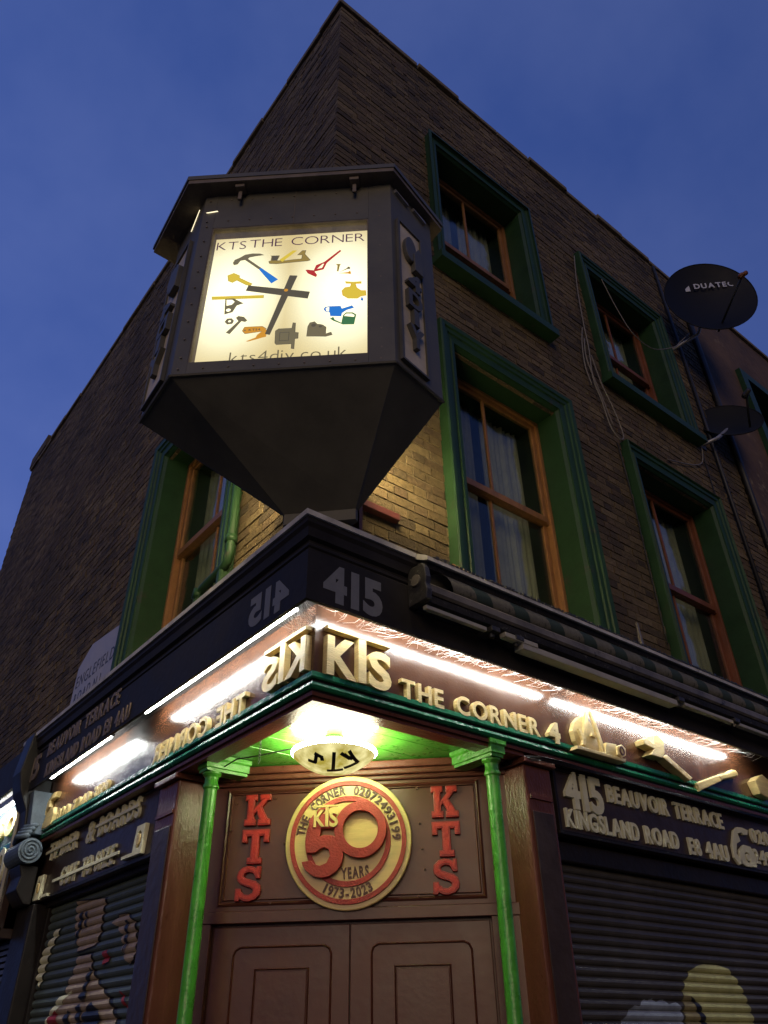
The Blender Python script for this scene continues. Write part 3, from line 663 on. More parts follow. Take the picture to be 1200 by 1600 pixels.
# outlines measured in metres on their own planes
DIG = {
'hammer_head': [(-0.352,5.558),(-0.344,5.586),(-0.313,5.605),(-0.283,5.631),(-0.238,5.639),(-0.191,5.634),(-0.162,5.617),(-0.217,5.61),(-0.253,5.602),(-0.261,5.588),(-0.172,5.494),(-0.186,5.481),(-0.279,5.58),(-0.306,5.575),(-0.321,5.541),(-0.344,5.536)],
'hammer_grip': [(-0.172,5.494),(-0.062,5.376),(-0.1,5.342),(-0.186,5.481)],
'plane_body': [(-0.129,5.551),(-0.116,5.557),(-0.114,5.601),(-0.119,5.605),(-0.07,5.601),(-0.072,5.589),(-0.083,5.554),(-0.028,5.549),(0.027,5.555),(0.072,5.557),(0.075,5.597),(0.047,5.6),(0.073,5.638),(0.092,5.636),(0.087,5.603),(0.123,5.542),(0.11,5.536),(0.028,5.532),(-0.081,5.525),(-0.123,5.532)],
'plane_iron': [(-0.065,5.56),(0.013,5.644),(0.039,5.641),(-0.046,5.539)],
'whisk': [(0.304,5.622),(0.313,5.612),(0.227,5.503),(0.209,5.444),(0.155,5.429),(0.172,5.396),(0.166,5.376),(0.115,5.415),(0.1,5.449),(0.114,5.45),(0.15,5.44),(0.162,5.488),(0.211,5.515)],
'whisk_gap': [(0.168,5.452),(0.202,5.498),(0.211,5.497),(0.199,5.459)],
'screw_a': [(0.282,5.488),(0.313,5.485),(0.307,5.474),(0.299,5.416),(0.29,5.42),(0.292,5.473)],
'screw_b': [(0.308,5.411),(0.348,5.442),(0.357,5.458),(0.37,5.447),(0.368,5.433),(0.355,5.435)],
'screw_c': [(0.302,5.399),(0.357,5.405),(0.366,5.415),(0.373,5.409),(0.374,5.384),(0.358,5.391)],
'tap': [(0.345,5.318),(0.385,5.309),(0.434,5.31),(0.434,5.296),(0.399,5.297),(0.408,5.258),(0.434,5.229),(0.46,5.227),(0.463,5.187),(0.434,5.183),(0.413,5.165),(0.361,5.17),(0.33,5.199),(0.325,5.239),(0.342,5.264),(0.372,5.268),(0.381,5.299),(0.348,5.304)],
'drop': [(0.44,5.179),(0.45,5.149),(0.443,5.137),(0.433,5.148)],
'can_blue': [(0.22,5.085),(0.228,5.103),(0.254,5.108),(0.318,5.106),(0.326,5.082),(0.379,5.103),(0.383,5.106),(0.396,5.083),(0.353,5.067),(0.327,5.044),(0.324,5.016),(0.26,5.024),(0.256,5.056),(0.234,5.062)],
'can_green': [(0.259,5.002),(0.278,5.015),(0.287,4.991),(0.325,4.962),(0.333,5.024),(0.35,5.047),(0.388,5.044),(0.409,5.024),(0.397,4.944),(0.334,4.947),(0.317,4.959),(0.279,4.983)],
'padlocks': [(0.133,4.868),(0.136,4.947),(0.147,4.977),(0.172,4.984),(0.188,4.962),(0.203,4.96),(0.22,4.953),(0.239,4.933),(0.238,4.878),(0.268,4.89),(0.275,4.869),(0.24,4.858),(0.181,4.864)],
'lock': [(-0.042,4.828),(-0.045,4.925),(-0.029,4.94),(0.047,4.939),(0.051,4.984),(0.063,4.981),(0.064,4.904),(0.083,4.9),(0.083,4.856),(0.065,4.855),(0.065,4.774),(0.052,4.778),(0.052,4.815),(-0.033,4.815)],
'fob': [(-0.235,4.941),(-0.225,4.971),(-0.125,4.969),(-0.102,4.948),(-0.117,4.931),(-0.218,4.917)],
'key': [(-0.208,4.853),(-0.155,4.879),(-0.149,4.899),(-0.125,4.926),(-0.11,4.945),(-0.094,4.935),(-0.097,4.881),(-0.117,4.876),(-0.154,4.863),(-0.195,4.85)],
'hammer_b': [(-0.33,4.934),(-0.267,5.025),(-0.284,5.055),(-0.271,5.069),(-0.238,5.059),(-0.215,5.026),(-0.227,5.015),(-0.249,5.023),(-0.307,4.92)],
'nut': [(-0.346,5.025),(-0.334,5.052),(-0.308,5.052),(-0.293,5.031),(-0.299,5.006),(-0.329,5.002)],
'ruler': [(-0.444,5.251),(-0.139,5.238),(-0.138,5.216),(-0.441,5.227)],
'square_a': [(-0.364,5.231),(-0.317,5.229),(-0.251,5.177),(-0.289,5.161),(-0.309,5.105),(-0.355,5.089)],
'square_hole': [(-0.355,5.217),(-0.32,5.214),(-0.305,5.195),(-0.32,5.17),(-0.35,5.164)],
'mallet': [(-0.37,5.439),(-0.336,5.457),(-0.3,5.432),(-0.299,5.411),(-0.217,5.349),(-0.225,5.336),(-0.248,5.342),(-0.311,5.392),(-0.336,5.373),(-0.361,5.389)],
'hour_hand': [(-0.23,5.309),(0.138,5.22),(0.128,5.164),(-0.241,5.265)],
'minute_hand': [(0.014,5.369),(0.059,5.362),(-0.07,4.866),(-0.096,4.875)],
'F_saw_disc': [(2.141,3.259),(2.172,3.321),(2.231,3.37),(2.294,3.384),(2.339,3.357),(2.384,3.298),(2.401,3.199),(2.352,3.144),(2.272,3.131),(2.196,3.16),(2.155,3.196)],
'F_bar1': [(2.285,3.414),(2.321,3.422),(2.224,3.171),(2.19,3.17)],
'F_bar2': [(2.312,3.42),(2.339,3.424),(2.416,3.158),(2.382,3.149)],
'F_bar3': [(2.177,3.272),(2.2,3.277),(2.23,3.197),(2.208,3.193)],
'F_bar4': [(2.308,3.271),(2.358,3.264),(2.344,3.244),(2.3,3.252)],
'F_base': [(2.102,3.144),(2.589,3.147),(2.581,3.123),(2.097,3.122)],
'F_block': [(2.42,3.226),(2.525,3.234),(2.518,3.149),(2.392,3.148)],
'F_lens': [(2.511,3.215),(2.561,3.236),(2.6,3.215),(2.586,3.167),(2.533,3.14),(2.503,3.157)],
'F_mallet': [(2.832,3.331),(2.897,3.354),(2.969,3.326),(2.986,3.386),(3.042,3.405),(3.099,3.367),(3.075,3.274),(3.363,3.152),(3.318,3.132),(3.171,3.184),(3.035,3.247),(2.887,3.213),(2.877,3.237),(2.953,3.279),(2.833,3.305)],
'F_chisel': [(3.443,3.141),(3.658,3.213),(3.771,3.25),(3.987,3.329),(4.051,3.33),(4.056,3.302),(4.016,3.279),(3.804,3.215),(3.736,3.188),(3.462,3.087)],
'F_edge': [(4.254,3.286),(4.328,3.331),(4.405,3.357),(4.509,3.314),(4.427,3.17),(4.291,3.195)],
'F_phone_a': [(3.896,2.901),(3.956,2.931),(4.028,2.937),(4.106,2.928),(4.078,2.889),(4.025,2.884),(4.009,2.898),(3.944,2.884),(3.957,2.832),(3.895,2.807),(3.857,2.739),(3.92,2.678),(3.855,2.66),(3.812,2.706),(3.823,2.787)],
'F_phone_b': [(3.909,2.768),(3.988,2.812),(4.078,2.808),(4.113,2.75),(4.096,2.667),(3.955,2.659),(3.88,2.679)],
'R_oval': [(3.174,1.99),(3.247,2.015),(3.35,2.031),(3.498,2.032),(3.607,2.014),(3.683,1.959),(3.734,1.888),(3.771,1.793),(3.781,1.713),(3.775,1.637),(2.972,1.64),(3.018,1.709),(3.024,1.768),(3.044,1.857),(3.09,1.926)],
'R_oval_shade': [(3.044,1.857),(3.116,1.85),(3.178,1.815),(3.222,1.756),(3.241,1.71),(3.224,1.639),(2.994,1.64),(3.021,1.725),(3.025,1.783)],
'R_leaf': [(3.11,1.852),(3.183,1.826),(3.212,1.785),(3.231,1.741),(3.239,1.69),(3.224,1.639),(3.171,1.639),(3.181,1.697),(3.168,1.755),(3.14,1.814)],
'R_grey': [(2.33,1.642),(2.399,1.706),(2.465,1.755),(2.544,1.796),(2.589,1.791),(2.616,1.813),(2.669,1.829),(2.689,1.82),(2.733,1.834),(2.761,1.815),(2.845,1.832),(2.878,1.806),(2.963,1.819),(3.003,1.79),(2.997,1.709),(2.972,1.64)],
'L_neck': [(3.46,2.532),(2.886,2.483),(2.892,2.401),(2.875,2.265),(2.942,2.205),(3.241,2.192),(3.384,2.341)],
'L_body': [(3.223,2.161),(2.976,2.158),(2.904,2.06),(2.747,1.976),(2.562,1.894),(2.413,1.797),(2.295,1.684),(3.631,1.669),(3.518,1.834),(3.345,1.905),(3.323,2.008),(3.254,2.07)],
'L_curl': [(2.689,2.313),(2.595,2.348),(2.468,2.344),(2.321,2.281),(2.235,2.169),(2.243,2.074),(2.327,2.055),(2.43,2.113),(2.499,2.23),(2.58,2.276)],
'L_strip': [(3.787,2.381),(3.69,2.379),(3.821,2.251),(3.871,2.11),(3.9,2.012),(4.021,2.076),(4.009,2.236)],
'L_strip2': [(3.19,1.962),(3.345,1.905),(3.487,1.82),(3.567,1.706),(3.682,1.708),(3.588,1.836),(3.429,1.934)],
'L_red': [(2.76,2.151),(2.691,2.161),(2.62,2.09),(2.715,2.075)],
'L_red2': [(3.579,1.823),(3.445,1.857),(3.372,1.778),(3.566,1.77)],
'L_red3': [(2.368,1.92),(2.322,1.906),(2.212,1.823),(2.282,1.837)],
'L_dark': [(2.969,1.963),(2.888,1.922),(2.967,1.888),(3.021,1.916)],
'L_dark2': [(2.772,1.88),(2.587,1.803),(2.624,1.735),(2.879,1.765),(2.893,1.825)],
}

artR = [(DIG['R_grey'], 'art_grey'), (DIG['R_oval'], 'art_yellow'), (DIG['R_oval_shade'], 'art_olive'), (DIG['R_leaf'], 'art_black')]
shutter('R', 1.995, 4.75, 2.50, .335, .052, 'slat', 'black roller shutter painted with a yellow oval and grey shape, right of entrance', artR)
artL = []
for k_ in ('neck', 'body', 'curl', 'strip', 'strip2'): artL.append((expand(DIG['L_'+k_], .10), 'art_black'))
for k_ in ('neck', 'body', 'curl', 'strip', 'strip2'): artL.append((DIG['L_'+k_], 'art_skin' if 'strip' not in k_ else 'cream'))
for k_ in ('red', 'red2', 'red3'): artL.append((DIG['L_'+k_], 'art_red'))
for st_ in ([(3.32,2.45),(3.27,2.45),(3.24,2.36),(3.29,2.28),(3.27,2.24),(3.32,2.27),(3.30,2.37)], [(3.20,2.44),(3.17,2.44),(3.15,2.35),(3.19,2.30),(3.18,2.37)], [(2.93,2.08),(2.88,2.05),(2.93,1.97),(2.99,1.92),(2.97,2.0)], [(3.05,1.86),(2.98,1.88),(2.93,1.78),(2.96,1.68),(3.02,1.66),(3.0,1.77)], [(3.24,1.83),(3.17,1.85),(3.13,1.74),(3.2,1.66),(3.24,1.70)], [(2.44,2.30),(2.40,2.30),(2.36,2.18),(2.40,2.10),(2.40,2.20)]): artL.append((st_, 'art_black'))
for k_ in ('dark', 'dark2'): artL.append((DIG['L_'+k_], 'art_black'))
shutter('L', 2.03, 4.02, 2.56, .335, .056, 'slat_l', 'grey-green roller shutter with flesh-coloured mural figures, left of the entrance', artL)
MB().sbox('R', 4.82, 5.1, .21, .5, 0, 2.60).build('pilaster', 'brown_old', B, bevel=.01)
shutter('R', 5.18, 8.4, 2.50, .335, .052, 'slat', 'plain black roller shutter, the farther one along the right front', [])
MB().sbox('L', 4.09, 4.50, .20, .5, 0, 2.585).build('pilaster', 'black', B, bevel=.01)

# ================================================================ SIGN BOARDS
def board(side, a0, a1, z0, z1, label, m='maroon'):
    t = thing('sign_board', (a0, .25, z0) if side == 'R' else (.25, a0, z0), label, 'sign')
    MB().sbox(side, a0, a1, .245, .30, z0, z1).build('backboard', m, t)
    for i, (w_, p0, p1) in enumerate(((.014, .228, .006), (.01, .236, .018))):
        MB().sbox(side, a0-.01, a1+.01, p0, .2449, z0-.002+i*.018, z0+w_+i*.018).build('edge_bead', 'black', t, bevel=.003)
    MB().sbox(side, a0, a1, .225, .2449, z1-.012, z1+.012).build('edge_bead', 'black', t, bevel=.004); MB().sbox(side, a0, a1, .235, .2449, z1-.034, z1-.018).build('edge_bead', 'black', t, bevel=.004)
    MB().sbox(side, a0-.006, a0+.018, .225, .2449, z0, z1).build('edge_bead', 'black', t, bevel=.003)
    return t
bR = board('R', 1.985, 8.3, 2.635, 3.045, 'long dark maroon board with cream 415 BEAUVOIR TERRACE letters over the right shutter')
FR = lambda a, z, d: frame('R', a, z, d)
FL = lambda a, z, d: frame('L', a, z, d)
text('415', 2.075, 2.44, .215, FR(0, 2.805, .2445), 'cream', bR, .020, .035, .10)
text('BEAUVOIR TERRACE', 2.50, 3.83, .105, FR(0, 2.895, .2445), 'cream', bR, .018, .028, .12)
text('KINGSLAND ROAD', 2.055, 3.20, .105, FR(0, 2.685, .2445), 'cream', bR, .018, .028, .12)
text('E8 4AU', 3.32, 3.80, .105, FR(0, 2.672, .2445), 'cream', bR, .018, .028, .12)
ph = shape('telephone_shape', [DIG['F_phone_a']], .02, 'cream', FR(.05, 0, .2445), bR, .004)
ph2 = shape('telephone_shape', [DIG['F_phone_b'], circ(4.00, 2.725, .035, n=20)], .02, 'cream', FR(.05, 0, .2445), bR, .004)
shape('telephone_dial', [circ(4.00, 2.725, .025, n=20)], .024, 'cream', FR(.05, 0, .2445), ph2, .003)
text('020 7', 4.19, 4.62, .10, FR(0, 2.85, .2445), 'cream', bR, .018, .02, .14); text('249 3199', 4.15, 4.80, .10, FR(0, 2.70, .2445), 'cream', bR, .018, .02, .14)

bL = board('L', 1.99, 4.32, 2.60, 3.055, 'dark board reading TIMBER & BOARDS CUT TO SIZE over the left shutter')
text('TIMBER', -4.07, -3.44, .125, FL(0, 2.895, .2445), 'cream', bL, .018, .02, .16)
text('&', -3.25, -3.10, .15, FL(0, 2.885, .2445), 'cream', bL, .018, .02, .14)
text('BOARDS', -3.02, -2.30, .135, FL(0, 2.895, .2445), 'cream', bL, .018, .02, .16)
text('CUT', -3.66, -3.33, .125, FL(0, 2.655, .2445), 'cream', bL, .018, .02, .14); text('TO', -3.22, -3.03, .125, FL(0, 2.655, .2445), 'cream', bL, .018, .02, .14); text('SIZE', -2.96, -2.62, .125, FL(0, 2.655, .2445), 'cream', bL, .018, .02, .14)
for a0, a1, z in ((-4.12, -3.42, 2.955), (-3.06, -2.30, 2.965), (-3.80, -2.52, 2.705)):
    MB().box(a0, a1, z-.010, z+.012, .016, .028).build('plank_shape', 'cream', bL, mw=FL(0, 0, .2445), bevel=.002)
for u, z, sg in ((-2.20, 2.72, 1), (-4.12, 2.69, -1)):
    s_ = shape('saw_shape', [[(u-.085, z-.08), (u+.06, z-.08), (u+.075, z+.10), (u-.055, z+.10)], circ(u, z+.01, .04, .055, 16)], .03, 'cream', FL(0, 0, .2445), bL, .003)
    shape('saw_shape', [circ(u, z+.01, .025, .038, 16)], .035, 'gold', FL(0, 0, .2445), s_, .003)
    MB().box(u+.09*-sg-.16*(sg > 0), u+.09*-sg+.16*(sg < 0), z-.075, z-.055, 0, .028).build('saw_shape', 'cream', bL, mw=FL(0, 0, .2445))

# ================================================================ CARVED LETTERS ON THE BROWN FASCIA
def logo(F, W_, H, th, m, par, sg=1, bold=.035):
    """bar over K T S; sg=-1 mirrors"""
    mir = sg < 0
    X = lambda x: sg*x*W_
    o = []
    MB().box(min(X(0), X(1)), max(X(0), X(1)), H*.905, H, 0, th).build('letter_bar', m, par, mw=F.copy(), bevel=th*.06)
    MB().box(min(X(.475), X(.60)), max(X(.475), X(.60)), 0, H*.904, 0, th).build('letter', m, par, mw=F.copy(), bevel=th*.06)
    text('K', X(0), X(.455), H*.75, F @ Matrix.Translation((0, H*.03, 0)), m, par, th, bold, mirror=mir)
    text('S', X(.64), X(1.0), H*.73, F @ Matrix.Translation((0, H*.015, 0)), m, par, th, bold, mirror=mir)
G1 = 'carved wooden lettering on the brown fascia'
t = thing('wooden_letters', (.236, .185, 3.16), 'big carved gold KTS letters with a long bar, right of the fascia corner', 'sign', G1)
logo(FR(.236, 3.162, .184), .42, .275, .04, 'gold', t)
t = thing('wooden_letters', (.735, .185, 3.16), 'row of gold wooden letters reading THE CORNER on the right fascia', 'sign', G1)
text('THE CORNER', .735, 1.83, .106, FR(0, 3.158, .184), 'gold', t, .030, .025, .14)
t = thing('wooden_letters', (1.90, .185, 3.16), 'single gold number 4 after THE CORNER on the right fascia', 'sign', G1)
text('4', 1.905, 2.01, .125, FR(0, 3.150, .184), 'gold', t, .036, .055)
t = thing('wooden_letters', (.185, .2, 3.16), 'mirrored gold KTS letters with a long bar, left of the fascia corner', 'sign', G1)
logo(FL(.212, 3.185, .184), .42, .245, .04, 'gold', t, -1)
t = thing('wooden_letters', (.185, .83, 3.15), 'mirrored gold letters reading THE CORNER on the left fascia', 'sign', G1)
text('THE CORNER', -.83, -2.03, .118, FL(0, 3.150, .184), 'gold', t, .030, .025, .14, mirror=True)
t = thing('wooden_letters', (.185, 3.9, 3.12), 'gold wooden telephone and number 020 7249 3199 at the far left of the fascia', 'sign', G1)
text('020 7249 3199', -3.86, -2.80, .105, FL(0, 3.118+.02, .184), 'gold', t, .022, .02, .14)
for k_ in ('F_phone_a', 'F_phone_b'):
    shape('telephone_shape', [[(x-3.98-4.06, z-2.80+3.275) for x, z in DIG[k_]]], .035, 'gold', FL(0, 0, .184), t, .004)
# carved tools
G2 = 'carved wooden tools on the right fascia'
t = thing('carved_tool', (2.35, .185, 3.12), 'gold wooden circular saw carving with a round blade guard, after the number 4', 'carving', G2)
sh = lambda nm, key, d, th, m='gold', bv=.004: shape(nm, [DIG[key]], th, m, FR(0, 0, .185-d), t, bv)
sh('saw_blade', 'F_saw_disc', 0, .035); sh('saw_bar', 'F_bar1', .036, .02); sh('saw_bar', 'F_bar2', .045, .02); sh('saw_bar', 'F_bar3', .036, .02); sh('saw_bar', 'F_bar4', .036, .02)
sh('saw_base', 'F_base', 0, .085); sh('saw_motor', 'F_block', .0, .075)
l_ = sh('motor_cap', 'F_lens', .030, .06); shape('motor_cap_ring', [circ(2.548, 3.19, .026, .030, 16), circ(2.548, 3.19, .016, .02, 16)], .006, 'discdark', FR(0, 0, .185-.0905), t)
t = thing('carved_tool', (3.0, .185, 3.14), 'gold wooden mallet carving with a long slanting handle, middle of the carved tools', 'carving', G2)
P_ = lambda pts: [tuple(p) for p in pts]
shape('mallet_head', [[(2.845, 3.33), (2.895, 3.355), (2.965, 3.325), (2.985, 3.388), (3.04, 3.405), (3.098, 3.368), (3.075, 3.275), (3.03, 3.235), (2.895, 3.235), (2.955, 3.285), (2.85, 3.30)]], .075, 'gold', FR(0, 0, .185), t, .006)
shape('mallet_handle', [[(3.045, 3.245), (3.098, 3.272), (3.363, 3.155), (3.32, 3.13)]], .07, 'gold', FR(0, 0, .182), t, .005)
t = thing('carved_tool', (3.7, .185, 3.1), 'gold wooden chisel carving with a rounded handle, right of the mallet', 'carving', G2)
shape('chisel_blade', [[(3.443, 3.141), (3.658, 3.213), (3.765, 3.25), (3.80, 3.213), (3.736, 3.188), (3.462, 3.087)]], .05, 'gold', FR(0, 0, .185), t, .006)
shape('chisel_handle', [[(3.768, 3.245), (3.82, 3.27), (3.90, 3.287), (3.987, 3.329), (4.035, 3.335), (4.06, 3.315), (4.05, 3.29), (4.0, 3.268), (3.90, 3.245), (3.79, 3.214)]], .055, 'gold', FR(0, 0, .185), t, .012)
t = thing('carved_tool', (4.35, .185, 3.17), 'gold wooden block carving at the right edge of the fascia', 'carving', G2)
shape('carved_block', [P_(DIG['F_edge'])], .07, 'gold', FR(0, 0, .185), t, .006)

# painted street number on both sides of the corner
t = thing('painted_number', (.1, 0, 3.49), 'grey number 415 painted on the black board, right of the corner', 'number')
text('415', .10, .485, .205, FR(0, 3.492, -.0008), 'grey_flat', t, .001, .05, .10, name='digit')
t = thing('painted_number', (0, .17, 3.49), 'mirrored grey number 415 on the black board, left of the corner', 'number')
text('415', -.165, -.58, .175, FL(0, 3.498, -.0008), 'grey_flat', t, .001, .05, .10, mirror=True, name='digit', slope=.05)
t = thing('address_letters', (0, 4.49, 3.54), 'dull tan 415 BEAUVOIR TERRACE KINGSLAND ROAD letters at the far left of the black board', 'sign')
text('415', -4.50, -4.10, .20, FL(0, 3.535, -.0005), 'dim', t, .010, .035, .10)
text('BEAUVOIR TERRACE', -3.93, -2.42, .115, FL(0, 3.655, -.0005), 'dim', t, .008, .025, .14)
text('KINGSLAND ROAD E8 4AU', -3.87, -2.17, .11, FL(0, 3.475, -.0005), 'dim', t, .008, .025, .14)

# street name plate
t = thing('street_sign', (.17, 3.7, 4.1), 'pale enamel ENGLEFIELD ROAD N.1. street sign on the left wall behind the ledge', 'sign')
shape('plate', [[(-4.22, 3.98), (-4.19, 4.58), (-3.92, 4.73), (-3.22, 4.66), (-3.20, 3.98)]], .015, 'plate', FL(0, 0, .176), t, .002)
text('ENGLEFIELD', -4.15, -3.26, .115, FL(0, 4.36, .1605), 'black_text', t, .001, .0, .22)
text('ROAD.N.1.', -4.12, -3.45, .10, FL(0, 4.20, .1605), 'black_text', t, .001, .0, .22)

# ================================================================ RED KTS LETTERS AND THE DISC BY THE DOOR
def slab(ch):
    if ch == 'K': return [[(0,0),(.44,0),(.44,.2),(.36,.2),(.36,.36),(.44,.44),(.58,.2),(.52,.2),(.52,0),(1,0),(1,.2),(.9,.2),(.66,.58),(.86,.8),(.98,.8),(.98,1),(.56,1),(.56,.8),(.62,.8),(.36,.54),(.36,.8),(.44,.8),(.44,1),(0,1),(0,.8),(.09,.8),(.09,.2),(0,.2)]]
    if ch == 'T': return [[(.24,0),(.76,0),(.76,.18),(.65,.18),(.65,.80),(.80,.80),(.80,.62),(1,.62),(1,1),(0,1),(0,.62),(.2,.62),(.2,.80),(.35,.80),(.35,.18),(.24,.18)]]
    P = [(.0,.36),(.0,.0),(.16,.0),(.2,.06),(.34,.0),(.55,-.02),(.80,.04),(.96,.16),(1.0,.32),(.95,.46),(.80,.56),(.58,.61),(.36,.67),(.30,.73),(.34,.80),(.50,.84),(.66,.80),(.74,.70),(.76,.64),(.94,.64),(.94,1.0),(.80,1.0),(.76,.94),(.64,1.0),(.46,1.02),(.22,.97),(.06,.85),(.02,.70),(.07,.57),(.20,.48),(.40,.42),(.60,.37),(.70,.31),(.68,.23),(.54,.17),(.38,.19),(.25,.27),(.21,.36)]
    return [P]
def inset(poly, k):
    n = len(poly); area = sum(poly[i][0]*poly[(i+1) % n][1]-poly[(i+1) % n][0]*poly[i][1] for i in range(n)); s = 1 if area > 0 else -1
    out = []
    for i in range(n):
        p0, p, p1 = Vector(poly[i-1]), Vector(poly[i]), Vector(poly[(i+1) % n])
        d0 = (p-p0).normalized(); d1 = (p1-p).normalized(); m0 = Vector((-d0.y, d0.x)); m1 = Vector((-d1.y, d1.x)); m = m0+m1; m /= max(m.dot(m0), .35)
        out.append(tuple(p+m*k*s))
    return out
for side_, u0, lab in (('l', -.648, 'vertical row of red slab KTS letters on the door head, left of the round plaque'), ('r', .487, 'vertical row of red slab KTS letters on the door head, right of the round plaque')):
    t = thing('red_letters', tuple(DF @ Vector((u0+.08, 2.3, 0))), lab, 'sign', 'red KTS letters flanking the plaque')
    lean = -.012 if side_ == 'l' else 0
    for ch, z0, h, w_, du in (('K', 2.722, .180, .160, .008), ('T', 2.507, .192, .165, .004), ('S', 2.312, .182, .150, -.010 if side_ == 'l' else -.002)):
        pts = [(u0+du+x*w_, z0+y*h) for x, y in slab(ch)[0]]
        le = shape('letter', [pts], .026, 'red_rim', DF @ Matrix.Translation((0, 0, -.0125)), t, .003)
        ins = inset(pts, .0085)
        shape('letter_face', [ins], .004, 'red', DF @ Matrix.Translation((0, 0, .0125)), le, .0015)
CU, CZ = 0.0, 2.612
t = thing('round_plaque', tuple(DF @ Vector((0, 2.24, 0))), 'round wooden plaque with a big red 50 and 1973-2023 above the double doors', 'plaque')
PF = lambda w: DF @ Matrix.Translation((CU, CZ, w))
shape('backboard', [circ(0, 0, .373, .369, 96)], .042, 'discwood', PF(-.0115), t, .006)
shape('ring', [circ(0, 0, .343, .339, 96), circ(0, 0, .317, .313, 96)], .012, 'discred', PF(.0305), t, .001)
shape('ring', [circ(0, 0, .252, .250, 80), circ(0, 0, .224, .220, 80)], .012, 'discred', PF(.0305), t, .001)
k_ = .000676
pc = lambda pts, sx=1: [((x-600)*k_, -(y-675)*k_*.93) for x, y in pts]
five = pc([(262,500),(300,450),(500,440),(497,560),(490,580),(375,575),(362,645),(400,632),(480,642),(530,690),(560,760),(570,820),(555,890),(510,950),(450,988),(380,998),(310,980),(250,930),(222,890),(212,858),(292,850),(315,880),(370,896),(425,875),(455,815),(442,762),(405,742),(372,750),(345,772),(325,785),(250,782),(268,640)])
shape('numeral_five', [five], .030, 'discred', PF(.0425), t, .002)
shape('numeral_zero', [circ(115*k_, 78*k_*.93+.003, .154, .157, 60), circ(115*k_, 78*k_*.93+.003, .104, .104, 48)], .030, 'discred', PF(.0425+.0006), t, .002)
lg = thing('tmpx', (0, 0, 0), 'x', 'x'); bpy.data.objects.remove(lg)
logo(PF(.0735) @ Matrix.Translation((-.198, .070, 0)), .145, .122, .010, 'discwood', t, 1, .03)
def arc_text(s, a_mid, r, h, span, F, m, par, bottom=False):
    n = len(s); 
    for i, c in enumerate(s):
        if c == ' ': continue
        a = a_mid + (span*(.5-(i+.5)/n) if not bottom else span*((i+.5)/n-.5))
        gl = glyph(c, .015); wd = (gl[2]-gl[1]); k = h/glyph('H', .015)[4]; sx = min(k*.92, span*r/n*.86/max(wd, .3))
        rot = a-90 if not bottom else a+90
        mw = F @ Matrix.Rotation(R_(0), 4, 'Z') @ Matrix.Translation((r*math.cos(R_(a)), r*math.sin(R_(a)), 0)) @ Matrix.Rotation(R_(rot), 4, 'Z') @ Matrix.Translation((-wd*sx/2, -h/2, 0))
        letter('letter', c, .015, sx, k, .009, m, mw, par)
def arc(s, a_mid, r, h, span_deg, bottom=False):
    n = len(s)
    for i, c in enumerate(s):
        if c == ' ': continue
        f = (i+.5)/n-.5
        a = a_mid - span_deg*f if not bottom else a_mid + span_deg*f
        bo = .025; gl = glyph(c, bo); wd = gl[2]-gl[1]; k = h/glyph('H', bo)[4]; cell = R_(span_deg)/n*r
        sx = min(k*.95, cell*.84/max(wd, .3)); rot = a-90 if not bottom else a+90
        mw = PF(.0305) @ Matrix.Translation((r*math.cos(R_(a)), r*math.sin(R_(a)), 0)) @ Matrix.Rotation(R_(rot), 4, 'Z') @ Matrix.Translation((-wd*sx/2, -h/2, 0))
        letter('letter', c, bo, sx, k, .009, 'discdark', mw, t)
arc('THE', 161, .286, .048, 24); arc('CORNER', 117, .286, .048, 47); arc('020', 73, .286, .048, 22); arc('72493199', 30, .286, .048, 64)
arc('1973-2023', 270, .280, .050, 60, bottom=True)
text('YEARS', -.035, .125, .058, PF(.0305) @ Matrix.Translation((0, -.205, 0)) @ Matrix.Rotation(R_(4), 4, 'Z'), 'discdark', t, .009, .03, .10)

# ================================================================ ENTRANCE LAMP
lc = (.672, .690)
t = thing('ceiling_lamp', (lc[0], lc[1], 3.069), 'lit oval glass ceiling lamp with KTS letters under the green entrance ceiling', 'lamp')
n_ = 48
ringp = lambda r, z: [(lc[0]+r*math.cos(2*math.pi*i/n_), lc[1]+r*math.sin(2*math.pi*i/n_), z) for i in range(n_)]
MB().loft([ringp(.05, 3.0), ringp(.05, 3.068)]).build('stem', 'galv', t, smooth=True)
MB().loft([ringp(.10, 3.012), ringp(.20, 3.003), ringp(.238, 2.988), ringp(.243, 2.978), ringp(.232, 2.964)], cap=False).build('lens_ring', 'lampglow', t, smooth=True)
def lampbottom():
    m = bpy.data.materials.new('cloudy_lamp_glass'); m.use_nodes = True; n = m.node_tree.nodes; l = m.node_tree.links; n.remove(n['Principled BSDF'])
    e = n.new('ShaderNodeEmission'); x = n.new('ShaderNodeTexNoise'); x.inputs['Scale'].default_value = 11; x.inputs['Detail'].default_value = 5
    tcx = n.new('ShaderNodeTexCoord'); l.new(tcx.outputs['Object'], x.inputs[0]); c = n.new('ShaderNodeValToRGB'); c.color_ramp.elements[0].position = .35; c.color_ramp.elements[1].position = .7
    c.color_ramp.elements[0].color = (.42, .33, .05, 1); c.color_ramp.elements[1].color = (1, .9, .42, 1); l.new(x.outputs['Fac'], c.inputs[0]); l.new(c.outputs[0], e.inputs[0]); e.inputs[1].default_value = 1.0
    l.new(e.outputs[0], n['Material Output'].inputs[0]); return m
M['lampbottom'] = lampbottom()
MB().loft([ringp(.2315, 2.9635)]+[ringp(max(.2315*k/9, .0001), 2.868+.0955*(k/9)**2.3) for k in range(8, -1, -1)], cap=False).build('lens', 'lampbottom', t, smooth=True)
r0 = Vector((.7795, -.6264, 0)); hd = Vector((.6264, .7795, 0))
LF = Matrix(((-r0.x, hd.x, 0, lc[0]), (-r0.y, hd.y, 0, lc[1]), (0, 0, -1, 2.868), (0, 0, 0, 1)))
